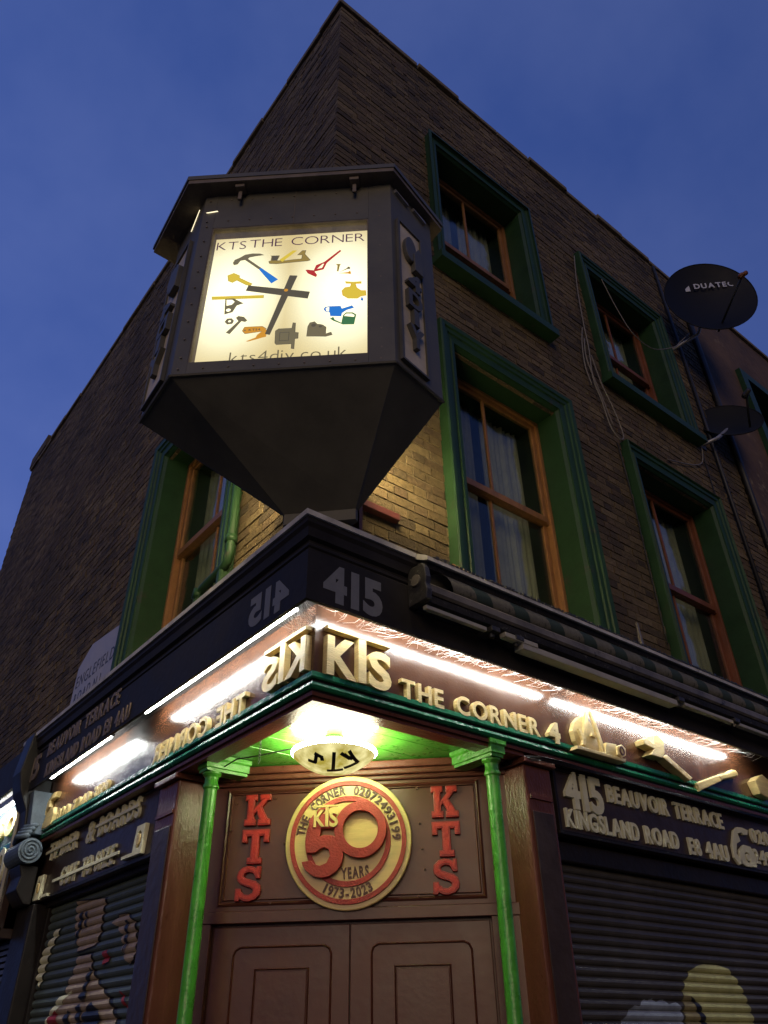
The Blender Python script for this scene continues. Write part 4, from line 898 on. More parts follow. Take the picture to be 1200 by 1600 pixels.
def strip(x0, y0, x1, y1, w_=.019):
    # drilled metal strip bent to lie on the bowl; x to the right, y up as seen from the street
    n_s = 6; pts = []
    for k in range(n_s+1):
        x = (x0+(x1-x0)*k/n_s); y = (y0+(y1-y0)*k/n_s)
        p = Vector((lc[0], lc[1], 0)) + r0*x - hd*(.125+y)
        r_ = math.hypot(p.x-lc[0], p.y-lc[1]); pts.append(Vector((p.x, p.y, 2.868+.0955*(r_/.2315)**2.3)))
    d = (pts[-1]-pts[0]).normalized(); b = MB(); rings = []
    for p in pts:
        nr = Vector((p.x-lc[0], p.y-lc[1], 0)); r_ = max(nr.length, 1e-4); sl_ = .0955*2.3*(r_/.2315)**1.3/.2315
        nn = Vector((nr.x/r_*sl_, nr.y/r_*sl_, -1)).normalized(); s_ = d.cross(nn).normalized()*w_/2
        rings.append([tuple(p-s_+nn*.001), tuple(p+s_+nn*.001), tuple(p+s_+nn*.005), tuple(p-s_+nn*.005)])
    b.loft(rings); b.build('letter_strip', 'black_text', t)
SC = 1.0
for s_ in ((.085, .055, .125, -.055), (.125, -.05, .055, -.062), (.10, -.005, .045, .055), (.06, .045, .088, .002), (.012, .065, -.0, -.075), (.05, -.075, -.03, -.08), (-.045, .03, -.085, .045), (-.075, .045, -.085, -.02), (-.08, -.018, -.12, -.022), (-.05, .03, -.048, .01)): strip(*[v_*k_ for v_, k_ in zip(s_, (1.1, .95, 1.1, .95))], .020)
# hook and hanging chain
def link_chain(x, y, z0, n, par):
    for i in range(n):
        pts = [(x+(.006*math.cos(a) if i % 2 else 0), y+(.006*math.cos(a) if not i % 2 else 0), z0-i*.018+.012*math.sin(a)) for a in [2*math.pi*j/8 for j in range(9)]]
        MB().tube(pts, .0016, 5, cap=False).build('chain_link', 'metal', par, smooth=True)
t = thing('hanging_chain', (.33, .99, 2.9), 'thin dark chain hanging from the left side of the green ceiling', 'chain')
link_chain(.315, .90, 3.06, 9, t)
t = thing('ceiling_hook', (.57, .32, 3.03), 'small metal ring hook on the ceiling near the right lintel', 'hook')
MB().tube([(.60, .335, 3.07), (.60, .335, 3.05)], .003, 6).build('stem', 'metal', t)
MB().tube([(.60+.009*math.cos(a), .335, 3.032+.019*math.sin(a)) for a in [2*math.pi*j/12 for j in range(13)]], .003, 6, cap=False).build('ring', 'metal', t, smooth=True)
# wires along the ceiling and on the capitals
t = thing('cable', (.3, 1.2, 2.99), 'thin dark wire slung between the left capital and the ceiling lamp', 'cable')
MB().tube([(.33, 1.38, 3.0), (.36, 1.25, 3.03), (.42, 1.08, 3.02), (.52, .92, 3.035), (.60, .80, 3.03)], .004, 6).build('wire', 'metal', t, smooth=True)
t = thing('cable', (1.75, .17, 3.0), 'dark cable looped over the top of the right pilaster', 'cable')
for k in range(4): MB().tube([(1.66, .40, 2.99+.006*k), (1.69, .18-.004*k, 2.995+.007*k), (1.80, .150-.004*k, 3.005+.007*k), (1.95, .150-.004*k, 3.012+.006*k), (2.3, .160, 3.02+.004*k), (4.4, .165, 3.02+.004*k)], .0035, 6).build('wire', 'black', t, smooth=True)

# ================================================================ LED TUBES
def led(side, a0, a1, label, grp='white light tubes in the fascia recess'):
    t = thing('light_tube', (a0, .042, 3.488) if side == 'R' else (.042, a0, 3.488), label, 'lamp', grp)
    P = (lambda a_: (a_, .075, 3.505)) if side == 'R' else (lambda a_: (.075, a_, 3.505))
    MB().tube([P(a0+.02), P(a1-.02)], .0125, 10).build('tube', 'led', t, smooth=True)
    for x0, x1 in ((a0, a0+.0195), (a1-.0195, a1)): MB().tube([P(x0), P(x1)], .014, 10).build('end_cap', 'led_off', t)
    MB().sbox(side, a0, a1, .033, .051, 3.504, 3.559).build('batten', 'galv', t)
led('L', .17, 2.09, 'lit white tube under the left fascia board, nearest the corner')
led('L', 2.63, 3.96, 'short lit white tube at the far left of the left fascia board')
led('R', .20, 2.06, 'white tube hidden in the right fascia recess, nearest the corner')
led('R', 2.12, 4.22, 'white tube hidden in the right fascia recess above the carved tools')
# cobwebs in the recess
rnd = random.Random(11); b = MB()
def strand(p, q_, sag):
    m_ = (Vector(p)+Vector(q_))/2 - Vector((0, 0, sag)); b.tube([p, tuple(m_), q_], .00055, 3, cap=False)
cl_ = [(rnd.uniform(.25, 4.3) if i % 3 else rnd.choice([.55, .95, 1.1, 1.3, 1.75, 2.6, 2.75, 3.0])) for i in range(190)]
for c in cl_:
    c += rnd.gauss(0, .10); c = max(c, .2)
    strand((c, .026, 3.455+rnd.uniform(0, .08)), (c+rnd.gauss(0, .06), .184, 3.515+rnd.uniform(-.035, .035)), rnd.uniform(0, .03))
for i in range(120):
    c = rnd.uniform(.3, 3.4); strand((c, .004, 3.451), (c+rnd.gauss(0, .06), .004+rnd.uniform(0, .04), 3.445-abs(rnd.gauss(0, .012))), .008)
for i in range(60):
    c = abs(rnd.gauss(0, .14))+.05; strand((.028, c, 3.47+rnd.uniform(0, .07)), (.184, .19+abs(rnd.gauss(0, .1)), 3.47+rnd.uniform(-.06, .06)), .02)
for i in range(0):
    x = rnd.uniform(.4, 2.5); z = 3.17+rnd.uniform(0, .1); strand((x, .150, z), (x+rnd.gauss(0, .03), .184, z+rnd.uniform(.03, .2)), .01)
tag(b.build('cobwebs', 'web'), 'wispy pale cobwebs strung along the lit fascia recess', 'cobweb', kind='stuff')

# ================================================================ CORNER CLOCK
mid = Vector((-.437, -.2935, 0)); cdx, cdy = .746, -.666
CF = Matrix(((cdx, 0, cdy, mid.x), (cdy, 0, -cdx, mid.y), (0, 1, 0, 0), (0, 0, 0, 1)))
def cp(u, w): return (mid.x+cdx*u+cdy*w, mid.y+cdy*u-cdx*w)
FLp, FRp, BLp, BRp = (-.855, .088), (.025, -.716), (-.83, .53), (.425, -.64)
t = thing('corner_clock', (0, 0, 3.955), 'big dark box clock with a lit square face hung on the building corner', 'clock')
Z0, Z1 = 4.535, 6.149
lS, rS = (-.8476, .20), (.14, -.694)
body = MB().prism([lS, rS, BRp, (.425, .175), (.175, .175), (.175, .53), BLp], Z0, Z1).build('case', 'clockbody', t)
MB().prism([FLp, cp(-.485, 0), cp(-.485, -.089), lS], Z0, Z1).build('front_stile', 'clockbody', body)
MB().prism([FRp, rS, cp(.485, -.089), cp(.485, 0)], Z0, Z1).build('front_stile', 'clockbody', body)
MB().prism([cp(-.484, 0), cp(.484, 0), cp(.484, -.088), cp(-.484, -.088)], 5.802, Z1).build('front_rail', 'clockbody', body)
MB().prism([cp(-.484, 0), cp(.484, 0), cp(.484, -.088), cp(-.484, -.088)], Z0, 4.622).build('front_rail', 'clockbody', body)
# tapered underside and foot
TP = [FLp, FRp, BRp, (.425, .175), (.175, .175), (.175, .53), BLp]
BP = [(-.055, .18), (.225, -.105), (.25, -.09), (.25, .175), (.175, .175), (.175, .25), (-.045, .20)]
b = MB(); b.loft([[(x, y, Z0-.001) for x, y in TP], [(x, y, 4.03) for x, y in BP], [(x, y, 3.962) for x, y in BP]]); b.build('tapered_base', 'clockbody', t)
# thin edging round the bottom of the case
for p, q_ in ((BLp, FLp), (FLp, FRp), (FRp, BRp)):
    MB().tube([(*p, Z0), (*q_, Z0)], .011, 6).build('edge_trim', 'clockbody', body)
# fixings and seams of the case
b = MB()
for i in range(9):
    for z in (4.575, 5.87, 6.09): b.tube([(-.53+i*.135, z, -.001), (-.53+i*.135, z, .004)], .006, 6)
for i in range(9):
    for u in (-.525, .555): b.tube([(u, 4.66+i*.145, -.001), (u, 4.66+i*.145, .004)], .006, 6)
b.build('rivet', 'clockroof', body, mw=CF.copy())
MB().box(.018, .021, 5.803, 6.147, -.001, .002).build('seam', 'clockroof', body, mw=CF.copy())
# roof with overhang
RP = [(-.992, .074), (-.013, -.798), (.513, -.663), (.56, .175), (.175, .175), (.175, .70), (-.948, .69)]
b = MB(); b.loft([[(x, y, 6.15) for x, y in RP], [(x, y, 6.185) for x, y in RP]]); roof = b.build('roof', 'clockroof', t)
c0 = (-.2, -.05)
b = MB(); b.loft([[(x+(x-c0[0])*.012, y+(y-c0[1])*.012, 6.186) for x, y in RP], [(x+(x-c0[0])*.012, y+(y-c0[1])*.012, 6.225) for x, y in RP], [(c0[0]+(x-c0[0])*.15, c0[1]+(y-c0[1])*.15, 6.42) for x, y in RP]]); b.build('roof_sheet', 'clockbody', t)
for u in (-.33, .40):
    m_ = MB(); m_.box(u-.03, u+.03, 6.118, 6.147, .012, .075); m_.box(u-.012, u+.012, 6.03, 6.117, .030, .045); m_.build('bracket', 'clockroof', t, mw=CF.copy(), bevel=.003)
# the lit plate and its print
face = MB().box(-.4835, .4835, -.62, .6, -.004, 0).build('clock_face', 'face', t, mw=CF @ Matrix.Translation((0, 5.25, -.083)), bevel=0)
MB().box(-.483, .483, 4.623, 5.801, -.022, -.018).build('glass', 'clockglass', t, mw=CF.copy())
for x0, x1, z0, z1 in ((-.4839, -.478, 4.6235, 5.80), (.478, .4839, 4.6235, 5.80), (-.478, .478, 5.794, 5.8015)): MB().box(x0, x1, z0, z1, -.078, -.002).build('lining', 'clockroof', t, mw=CF.copy())
PFm = CF @ Matrix.Translation((0, 0, -.0826))
lay = [0]
def icon(key, m, holes=(), dz=0):
    lay[0] = dz
    o = shape('printed_'+key, [DIG[key]]+[h for h in holes], .0006, m, PFm @ Matrix.Translation((0, 0, dz)), face)
    return o
def outl(key, m, e=.0035):
    shape('print_outline', [inset(DIG[key], -e)], .0004, m, PFm @ Matrix.Translation((0, 0, -.0002)), face)
hole = lambda k: DIG[k]
icon('hammer_head', 'i_grey'); icon('hammer_grip', 'i_blue')
icon('plane_body', 'i_brass'); icon('plane_iron', 'i_yellow', dz=.0008); outl('plane_body', 'i_dark', .003)
shape('printed_knob', [[(-.112, 5.557), (-.113, 5.602), (-.072, 5.60), (-.08, 5.556)]], .0006, 'i_dark', PFm @ Matrix.Translation((0, 0, .0008)), face)
icon('whisk', 'i_red', [DIG['whisk_gap']])
icon('screw_a', 'i_brass'); icon('screw_b', 'i_grey'); icon('screw_c', 'i_orange')
outl('tap', 'i_orange'); icon('tap', 'i_yellow'); icon('drop', 'i_blue')
icon('can_blue', 'i_blue', [[(.232, 5.09), (.238, 5.098), (.253, 5.10), (.252, 5.062), (.238, 5.066)]]); icon('can_green', 'i_green', [[(.338, 5.018), (.351, 5.037), (.384, 5.035), (.40, 5.02), (.396, 5.005)]])
icon('padlocks', 'i_grey', [circ(.168, 4.955, .014, n=10), circ(.207, 4.942, .010, n=10)]); outl('padlocks', 'i_dark', .002)
icon('lock', 'i_grey'); outl('lock', 'i_dark', .003)
shape('print_line', [[(-.022, 4.84), (-.022, 4.91), (.034, 4.91), (.034, 4.84)], [(-.018, 4.844), (-.018, 4.906), (.030, 4.906), (.030, 4.844)]], .0006, 'i_dark', PFm @ Matrix.Translation((0, 0, .0008)), face)
outl('fob', 'i_grey', .003); icon('fob', 'i_orange', [circ(-.222, 4.944, .006, n=10)]); icon('key', 'i_orange', dz=.0008)
text('KTS4', -.20, -.135, .016, CF @ Matrix.Translation((0, 4.937, -.0814)), 'i_dark', face, .0004, .02)
icon('hammer_b', 'i_grey'); icon('nut', 'i_grey', [circ(-.318, 5.028, .009, n=10)])
icon('ruler', 'i_yellow'); outl('ruler', 'i_brass', .0025); icon('square_a', 'i_grey', [DIG['square_hole'], circ(-.335, 5.125, .014, n=10)])
outl('mallet', 'i_brass', .003); icon('mallet', 'i_yellow')
text('KTS', -.470, -.285, .078, CF @ Matrix.Translation((0, 5.690, -.0825)), 'i_purple', face, .0005, -.012, .10)
text('THE CORNER', -.262, .455, .078, CF @ Matrix.Translation((0, 5.697, -.0825)), 'i_purple', face, .0005, -.012, .10, space=.28)
text('kts4diy.co.uk', -.29, .36, .085, CF @ Matrix.Translation((0, 4.685, -.0825)), 'i_grey', face, .0005, -.01, .10)
for k_, d_ in (('hour_hand', .018), ('minute_hand', .026)):
    shape(k_, [DIG[k_]], .004, 'i_dark', CF @ Matrix.Translation((0, 0, -.0826+d_)), t)
MB().tube([(0, 5.235, -.083), (0, 5.235, -.052)], .012, 12).build('spindle', 'i_orange', t, mw=CF.copy())
# side panels with raised letters
xr = Vector((BRp[0]-FRp[0], BRp[1]-FRp[1], 0)).normalized(); xl = Vector((FLp[0]-BLp[0], FLp[1]-BLp[1], 0)).normalized()
def sframe(o, x): n = Vector((x.y, -x.x, 0)); return Matrix(((x.x, 0, n.x, o[0]), (x.y, 0, n.y, o[1]), (0, 1, 0, 0), (0, 0, 0, 1)))
for F, x0, x1, mir in ((sframe(FRp, xr), .055, .255, False), (sframe(BLp, xl), .05, .32, True)):
    pn = MB().box(x0, x1, 4.60, 5.80, .0005, .010).build('side_panel', 'panel', t, mw=F.copy())
    for a_, b_, c_, e_ in ((x0-.014, x0, 4.586, 5.814), (x1, x1+.014, 4.586, 5.814), (x0, x1, 4.586, 4.60), (x0, x1, 5.80, 5.814)): MB().box(a_, b_, c_, e_, .0006, .022).build('panel_frame', 'clockbody', pn, mw=F.copy())
    xc = (x0+x1)/2; w_ = (x1-x0)
    shape('emblem', [circ(xc-.02, 5.58, w_*.26, .11, 20)], .03, 'clockbody', F @ Matrix.Translation((0, 0, .010)), pn, .004); shape('emblem', [[(xc+w_*.02, 5.40), (xc+w_*.40, 5.40), (xc+w_*.44, 5.58), (xc+w_*.25, 5.64), (xc+w_*.0, 5.55)]], .036, 'clockbody', F @ Matrix.Translation((0, 0, .011)), pn, .004)
    for c, z0, h in (('4', 5.215, .14), ('D', 5.055, .135), ('I', 4.915, .12), ('Y', 4.735, .155)):
        ww = w_*.62 if c != 'I' else w_*.22
        if mir: text(c, xc+ww/2, xc-ww/2, h, F @ Matrix.Translation((0, z0, .010)), 'clockbody', pn, .03, .04, mirror=True)
        else: text(c, xc-ww/2, xc+ww/2, h, F @ Matrix.Translation((0, z0, .010)), 'clockbody', pn, .03, .04)
# hidden glowing strips added at the case back to light the brick, source assumed
MB().box(.4255, .429, -.50, .12, 4.56, 4.70).build('gap_or_added_glow', 'assumed_leak', t); MB().box(-.62, .12, .5305, .534, 4.56, 4.66).build('gap_or_added_glow', 'assumed_leak', t)
for u0, z0, u1, z1, F in ((.02, 6.02, .12, 6.13, sframe(BLp, xl) @ Matrix.Translation((.22, 0, 0))), (-.545, 5.965, -.475, 5.972, CF)):  # gaps under the eaves where light shows from inside the case
    MB().prism([(u0, z0), (u0+.012, z0-.004), (u1+.006, z1), (u1, z1+.006)], .001, .004).build('gap_or_added_glow', 'slit', t, mw=F.copy())
for x0 in (.03, .21):
    MB().prism([(x0, 6.105), (x0+.01, 6.09), (x0+.13, 6.065), (x0+.12, 6.085)], .001, .02).build('eaves_strip', 'galv', t, mw=sframe(FRp, xr))

# ================================================================ AWNING
t = thing('folded_awning', (.68, 0, 3.5), 'rolled-up striped awning in its dirty cassette along the right ledge', 'awning')
def rbox(nm, a0, a1, prof, m): return MB().loft([[(a, d, z) for d, z in prof] for a in (a0, a1)]).build(nm, m, t)
rbox('cassette_hood', .70, AR, [(-.145, 3.862), (-.145, 3.886), (-.12, 3.905), (-.04, 3.949), (-.0, 3.951), (.0, 3.925), (-.03, 3.918), (-.115, 3.872)], 'lead')
rbox('cassette_back', .72, AR, [(-.115, 3.866), (-.036, 3.905), (-.001, 3.905), (-.001, 3.60), (-.02, 3.60), (-.02, 3.84), (-.10, 3.84)], 'awn_dark')
b = MB(); x = .74
while x < 4.6:
    w_ = rnd.uniform(.012, .03); h = rnd.uniform(.006, .018); b.box(x, x+w_, -.150, -.135, 3.8865, 3.8865+h); x += w_+rnd.uniform(.004, .016)
b.build('perished_seal', 'awn_dark', t, kind='stuff')
# rolled fabric: stripes slant round the roll
rc, zc, rr = -.075, 3.785, .056
x = .75; i = 0
while x < 5.2:
    w_ = .13 if i % 2 else .19
    b = MB(); rings = []
    for s_ in (0, 1):
        rings.append([(x+s_*w_+.26*k/12, rc+rr*math.cos(-2*math.pi*k/12)*1.0, zc+rr*math.sin(2*math.pi*k/12)) for k in range(12)])
    b.loft(rings, cap=False); b.build('fabric_stripe', 'awn_g' if i % 2 else 'awn_w', t, smooth=True)
    x += w_; i += 1
rbox('front_bar', .72, AR, [(-.130, 3.715), (-.120, 3.728), (-.102, 3.722), (-.09, 3.695), (-.092, 3.672), (-.11, 3.668), (-.126, 3.68)], 'awn')
rbox('lower_bar', .70, AR, [(-.135, 3.640), (-.115, 3.655), (-.06, 3.65), (-.03, 3.62), (-.06, 3.607), (-.12, 3.610)], 'awn_dark')
# end plate
pl_ = [(-.155, 3.60), (-.165, 3.66), (-.15, 3.70), (-.16, 3.74), (-.15, 3.80), (-.13, 3.835), (-.03, 3.84), (-.005, 3.80), (-.005, 3.60)]
MB().loft([[(a, d, z) for d, z in pl_] for a in (.665, .705)]).build('end_plate', 'awn_dark', t, bevel=.006)
MB().tube([(.655, -.08, 3.74), (.70, -.08, 3.74)], .035, 14).build('end_cap', 'awn', t)
# folding arms: pale strips with knuckles
for a0, a1, d0, d1, z0, z1 in ((.70, 1.16, -.115, -.085, 3.565, 3.590), (1.30, 1.58, -.125, -.075, 3.57, 3.60), (1.45, 3.0, -.120, -.045, 3.535, 3.575), (3.10, 3.72, -.115, -.075, 3.56, 3.585), (3.80, 5.4, -.115, -.075, 3.56, 3.585)):
    MB().box(a0, a1, d0, d1, z0, z1).build('folding_arm', 'tray', t, bevel=.004)
for a in (1.22, 1.42, 3.05, 3.76):
    MB().box(a-.035, a+.035, -.13, -.002, 3.575, 3.605).build('arm_bracket', 'awn_dark', t, bevel=.004); MB().tube([(a, -.09, 3.55), (a, -.09, 3.63)], .016, 10).build('arm_knuckle', 'metal', t)

# ================================================================ SATELLITE DISHES
def dish(c, n, D, m, label, base, knee, lnb, armb, mirror_up=Vector((0, 0, 1))):
    c = Vector(c); n = Vector(n).normalized(); r = n.cross(Vector((0, 0, 1))).normalized(); u = r.cross(n) * 1
    t = thing('satellite_dish', base, label, 'satellite dish', 'satellite dishes on the upper right wall')
    N = 48; R = D/2; F = Matrix(((-r.x, u.x, n.x, c.x), (-r.y, u.y, n.y, c.y), (-r.z, u.z, n.z, c.z), (0, 0, 0, 1)))
    rings = []
    for k in range(8):
        q_ = R*(1-k/7) if k < 7 else .0005; rings.append([(q_*math.cos(2*math.pi*j/N), q_*1.04*math.sin(2*math.pi*j/N), -.10*D*(1-(q_/R)**2)) for j in range(N)])
    back = [[(x, y, z-.006) for x, y, z in rg] for rg in rings]
    b = MB(); b.loft([rings[0]]+rings[1:], cap=False); b.loft(back, cap=False); b.loft([rings[0], [(x*1.012, y*1.012, z-.003) for x, y, z in rings[0]], back[0]], cap=False)
    refl = b.build('reflector', m, t, smooth=True, mw=F)
    MB().tube([(R*1.004*math.cos(2*math.pi*j/N), R*1.04*1.004*math.sin(2*math.pi*j/N), -.001) for j in range(N+1)], .007, 6, cap=False).build('rim', 'dish_dark', t, smooth=True, mw=F)
    MB().tube([tuple(base), tuple(knee), tuple(c-n*(.11*D+.03))], .022, 10).build('wall_bracket', 'galv', t, smooth=True)
    MB().box(-.06, .06, -.09, .09, -.10*D-.06, -.10*D-.012).build('mount', 'metal', t, mw=F, bevel=.006)
    MB().box(-.05, .05, -.07, .07, 0, .012).build('wall_plate', 'metal', t, mw=frame('R', base[0], base[2], .178))
    MB().tube([tuple(armb), tuple(Vector(armb).lerp(Vector(lnb), .5)), tuple(lnb)], .013, 8).build('feed_arm', 'dish_dark' if m == 'dish_dark' else 'metal', t, smooth=True)
    d = (Vector(c)-Vector(lnb)).normalized()
    MB().tube([tuple(Vector(lnb)-d*.07), tuple(Vector(lnb)), tuple(Vector(lnb)+d*.001), tuple(Vector(lnb)+d*.05)], [.028, .028, .036, .036], 12).build('receiver_head', 'oak2' if m == 'dish' else 'metal', t, smooth=True)
    return refl, F
rf, F1 = dish((5.534, -.451, 9.428), (-.685, -.726, -.064), 1.12, 'dish', 'large navy satellite dish against the sky, the upper one of two', (5.31, .18, 8.79), (5.60, -.12, 9.05), (5.273, -.956, 9.116), (5.70, -.33, 8.98))
text('DUATEC', -.14, .36, .085, F1 @ Matrix.Translation((0, .20, -.055)), 'white_text', rf, .001, .03, .14)
MB().box(-.25, -.19, .18, .31, -.075, -.073).build('printed_mark', 'white_text', rf, mw=F1.copy())
rf2, F2 = dish((5.818, -.048, 7.76), (-.66, -.56, .36), .73, 'dish_dark', 'small dark satellite dish below the large one, beside the party wall', (5.39, .18, 7.30), (5.50, .04, 7.36), (5.55, -.42, 7.75), (5.78, -.25, 7.48))

# ================================================================ CABLES ON THE WALL
def cable(pts, label, r=.007, m='cable', extra=()):
    t = thing('cable', pts[0], label, 'cable', 'cables on the right wall')
    for pp in (pts,)+tuple(extra):
        P = [Vector(p) for p in pp]; Q = []
        for i in range(len(P)-1):
            p0, p1, p2, p3 = P[max(i-1, 0)], P[i], P[i+1], P[min(i+2, len(P)-1)]
            for k in range(5):
                s = k/5; Q.append(.5*((2*p1)+(p2-p0)*s+(2*p0-5*p1+4*p2-p3)*s*s+(3*p1-p0-3*p2+p3)*s**3))
        Q.append(P[-1]); MB().tube([tuple(v) for v in Q], r, 6).build('strand', m, t, smooth=True)
c1 = [(3.546,.14,9.226),(3.447,.14,8.574),(3.40,.14,7.962),(3.37,.13,7.54),(3.318,.13,7.098),(3.38,.13,6.80),(3.43,.13,6.5),(3.523,.12,6.383),(3.622,.13,6.50),(3.56,.13,6.8),(3.469,.14,7.1),(3.40,.14,7.465)]
cable(c1, 'pale slack cable looping down the brick between the two upper windows', extra=([(3.39,.16,7.9),(3.30,.15,7.6),(3.26,.15,7.25),(3.30,.15,7.0)], [(3.36,.15,7.7),(3.30,.14,7.35),(3.40,.14,6.95),(3.50,.14,6.55)]))
cable([(3.957,.14,9.416),(4.06,.13,9.04),(4.196,.12,8.681),(4.351,.10,8.401),(4.731,.10,8.40),(5.10,.02,8.60),(5.276,0,8.787),(5.5,-.06,9.05)], 'thin cable drooping across the upper window to the big dish', .006)
cable([(5.294,.14,7.276),(5.20,.15,6.95),(4.96,.16,6.787),(4.421,.16,6.60)], 'short pale cable running from the small dish along the brick above the right window')
cable([(3.54,.165,6.376),(3.57,.165,5.75),(3.56,.165,5.065),(3.56,.165,4.261)], 'thin cable clipped beside the left edge of the far first-floor window', .005, 'pipe')
cable([(5.30,.165,7.13),(5.28,.165,6.325),(5.27,.165,5.431),(5.27,.165,4.4)], 'thin black cable clipped beside the right edge of the far first-floor window', .006, 'pipe')
# downpipes
t = thing('drainpipe', (5.46, .12, 3.95), 'thin black drainpipe running up the right wall behind the dishes', 'pipe')
MB().tube([(5.60, .15, 3.96), (5.60, .15, ZT-.1)], .022, 8).build('pipe', 'pipe', t, smooth=True)
t = thing('drainpipe', (6.17, .12, 3.95), 'black pipe down the joint between the brick and the rendered neighbour', 'pipe')
MB().tube([(6.16, .14, 3.96), (6.16, .14, ZT-.05)], .036, 10).build('pipe', 'pipe', t, smooth=True)
t = thing('drainpipe', (.1, 1.2, 4.2), 'green painted pipe with elbow on the left wall beside the window', 'pipe')
MB().tube([(.115, 1.165, 6.9), (.115, 1.165, 4.34), (.115, 1.18, 4.28), (.115, 1.23, 4.255), (.115, 1.50, 4.225), (.115, 1.56, 4.21), (.115, 1.575, 4.15), (.115, 1.575, 3.98)], .032, 12).build('pipe', 'green', t, smooth=True)
for z in (4.42, 5.3): MB().tube([(.115, 1.165, z), (.115, 1.165, z+.05)], .042, 12).build('collar', 'green', t, smooth=True)
MB().tube([(.115, 1.56, 4.235), (.115, 1.585, 4.165)], .043, 12).build('collar', 'green', t, smooth=True)
# little things on the wall foot
t = thing('wall_plaque', (.45, .12, 4.26), 'narrow dark red batten fixed to the brick right of the clock foot', 'batten')
MB().prism([(.42, 4.290), (.74, 4.290), (.74, 4.338), (.42, 4.338)], .0, .05, m=frame('R', 0, 0, .18)).build('batten', 'plumred', t, bevel=.004)
t = thing('upright_strip', (.44, .14, 3.98), 'thin dark upright strip on the brick behind the clock foot', 'strip')
MB().box(.40, .425, .10, .178, 3.976, 4.50).build('strip', 'plumred', t)
t = thing('vent_spike', (3.08, .1, 3.98), 'small pale upright bracket standing on the ledge between the windows', 'bracket')
MB().loft([[(3.07+s*.018*(1-k*.12), .10+c_*.018*(1-k*.12), 3.96+k*.06+.02*(k % 2)) for s, c_ in ((-1,-1),(1,-1),(1,1),(-1,1))] for k in range(6)]).build('bracket', 'awn', t)
t = thing('ledge_rod', (1.25, .0, 4.0), 'thin rusty rod leaning on the ledge at the foot of the near window', 'rod')
MB().tube([(1.13, .10, 4.10), (1.20, .06, 4.06), (1.36, .02, 3.985), (1.40, .02, 3.97)], .008, 6).build('rod', 'oak', t); MB().box(1.37, 1.44, -.01, .05, 3.955, 4.0).build('block', 'render', t, bevel=.01)

# ================================================================ RIGHT NEIGHBOUR
N = thing('neighbour_building', (6.2, .2, 0), 'old brown rendered building beyond the black joint pipe at the right edge', 'building')
b = MB(); ws = [(7.35, 8.5, 7.2, 9.5)]
for x0, x1, z0, z1 in ((6.20, 7.35, 3.6, ZT-.01), (8.5, 16, 3.6, ZT-.01), (7.35, 8.5, 3.6, 7.2), (7.35, 8.5, 9.5, ZT-.01)): b.box(x0, x1, .16, .5, z0, z1)
b.build('wall', 'render', N)
MB().box(6.16, 16, .12, .55, ZT, ZT+.06).build('parapet_coping', 'mortar', N)
wn = MB().box(7.35, 8.5, .42, .44, 7.2, 9.5).build('window', 'room', N)
for x0, x1, z0, z1 in ((7.20, 7.36, 7.1, 9.62), (8.49, 8.65, 7.1, 9.62), (7.361, 8.489, 9.49, 9.62), (7.1, 8.75, 7.0, 7.099)): MB().box(x0, x1, .09, .40, z0, z1).build('window_surround', 'green', wn)
MB().box(6.2, 16, .21, .6, 0, 3.59).build('ground_floor', 'black', N)

# ================================================================ LEFT NEIGHBOUR SHOPFRONT
S = thing('neighbour_shopfront', (.2, 4.7, 0), 'lit neighbouring shopfront at the left edge with gold letters', 'shopfront')
MB().sbox('L', 4.64, 9, 0.0, .4, 3.60, 3.93).build('fascia_board', 'navy', S)
MB().sbox('L', 4.64, 9, .185, .4, 3.10, 3.598).build('lit_fascia', 'stone', S)
MB().sbox('L', 4.64, 9, .10, .184, 3.10, 3.16).build('lower_moulding', 'green_dark', S, bevel=.01)
MB().sbox('L', 4.52, 9, .12, .4, 2.44, 3.095).build('lower_board', 'maroon', S, bevel=.01)
MB().sbox('L', 4.52, 9, .09, .119, 2.42, 2.46).build('lower_moulding', 'black', S, bevel=.006); 
MB().sbox('L', 4.52, 4.60, .07, .40, 2.38, 3.6).build('end_board', 'maroon', S, bevel=.006)
text('SOIL', -5.62, -4.72, .20, FL(0, 3.30, .184), 'gold', S, .03, .05, .1)
shape('letter', [circ(-4.98, 3.02, .13, .17, 28), circ(-4.98, 3.02, .07, .11, 24)], .03, 'cream', FL(0, -.06, .119), S, .003)
text('E', -4.80, -4.63, .19, FL(0, 2.50, .119), 'cream', S, .03, .05)
MB().tube([(.02, 4.45, 3.42), (.06, 4.55, 2.5)], .02, 6).build('pale_batten', 'tray', S)
for k in range(6): MB().sbox('L', 4.52, 9, .30-.01*k, .36, 2.40-.05*(k+1), 2.40-.05*(k+1)+.03).build('slat', 'slat', S)
MB().sbox('L', 4.52, 9, .36, .4, 0, 2.42).build('shutter_back', 'black', S)
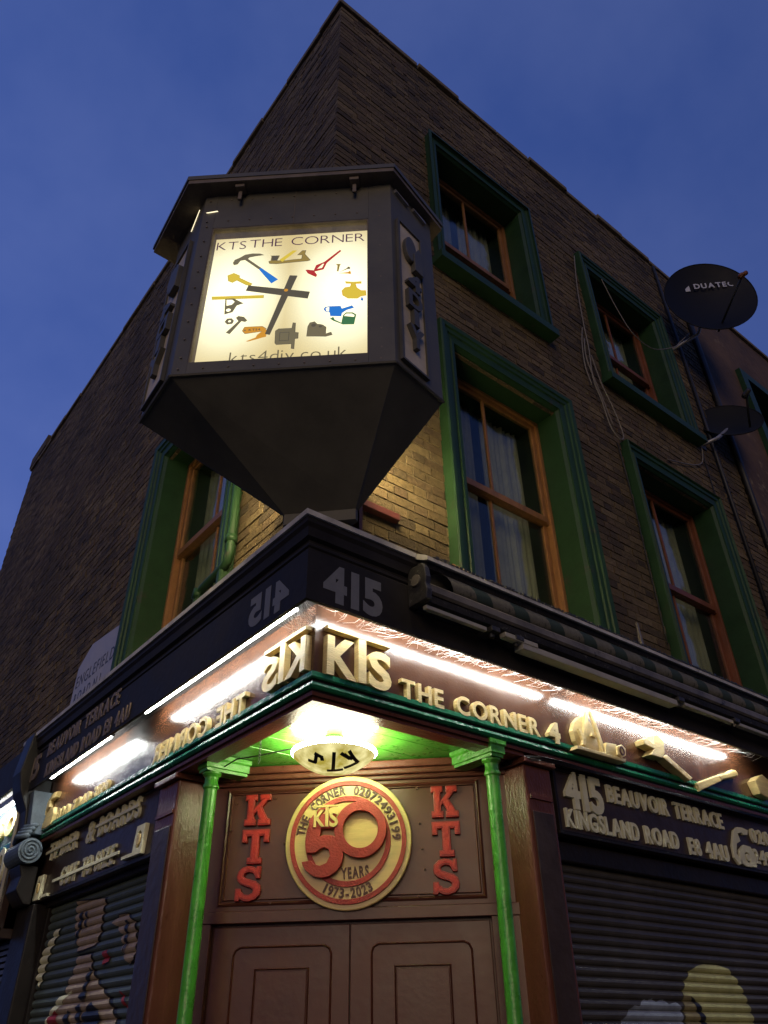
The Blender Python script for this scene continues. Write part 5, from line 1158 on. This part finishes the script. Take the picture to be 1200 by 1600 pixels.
MB().sbox('L', 4.52, 9, .31, .35, .3, 2.08).build('tread_plate', 'tread', S)
b = MB()
for i in range(40):
    for j in range(46):
        a = 4.56+i*.045; z = 1.0+j*.023; s = 1 if (i+j) % 2 else -1
        b.prism([(-.014, -.004*s-.002), (.014, .004*s-.002), (.014, .004*s+.002), (-.014, -.004*s+.002)], 0, .004, m=frame('L', a, z, .31))
b.build('raised_lozenge', 'tread', S, kind='stuff')
led('L', 4.72, 5.9, 'lit white tube over the neighbouring shopfront at the left edge', None)

# carved console bracket between the shops
t = thing('console_bracket', (.1, 4.25, 2.6), 'grey-blue carved scroll bracket under a black post at the far left', 'bracket')
MB().loft([[(d, a, z) for d, z in ((-.06, 3.95), (-.10, 3.60), (-.06, 3.45), (.02, 3.30), (.05, 3.08), (.184, 3.08), (.184, 3.90))] for a in (4.27, 4.50)]).build('post', 'pipe', t, bevel=.008)
MB().loft([[(d, a, z) for d, z in ((.02, 3.44), (.06, 3.10), (.183, 3.10), (.183, 3.44))] for a in (4.16, 4.262)]).build('side_panel', 'stone', t, bevel=.006)
MB().tube([(.08, 4.08, 2.96), (.08, 4.46, 2.96)], .095, 22).build('scroll', 'stone', t, smooth=False)
b = MB(); pts = []
for k in range(44):
    a = k*.42; r = .085*(1-k/46); pts.append((.08+r*math.cos(a), 4.078, 2.96+r*math.sin(a)))
b.tube(pts, .010, 6); b.build('spiral', 'stone', t, smooth=True)
for k in range(4): MB().tube([(.04+.015*k, 4.09, 3.07+.028*k), (.0+.015*k, 4.27, 3.085+.028*k), (.04+.015*k, 4.45, 3.07+.028*k)], .020, 8).build('leaf_roll', 'stone', t, smooth=True)
MB().loft([[(x, y, z) for x, y in ((.10-w_, 4.14), (.19, 4.14), (.19, 4.42), (.10-w_, 4.42))] for z, w_ in ((2.86, .06), (2.78, .03), (2.68, .045), (2.62, .0), (2.58, -.04))]).build('lower_block', 'black', t, bevel=.008)

# pigeon-proof clutter: nothing else; tidy up helper meshes
for me in [m for m in bpy.data.meshes if m.users == 0]: bpy.data.meshes.remove(me)
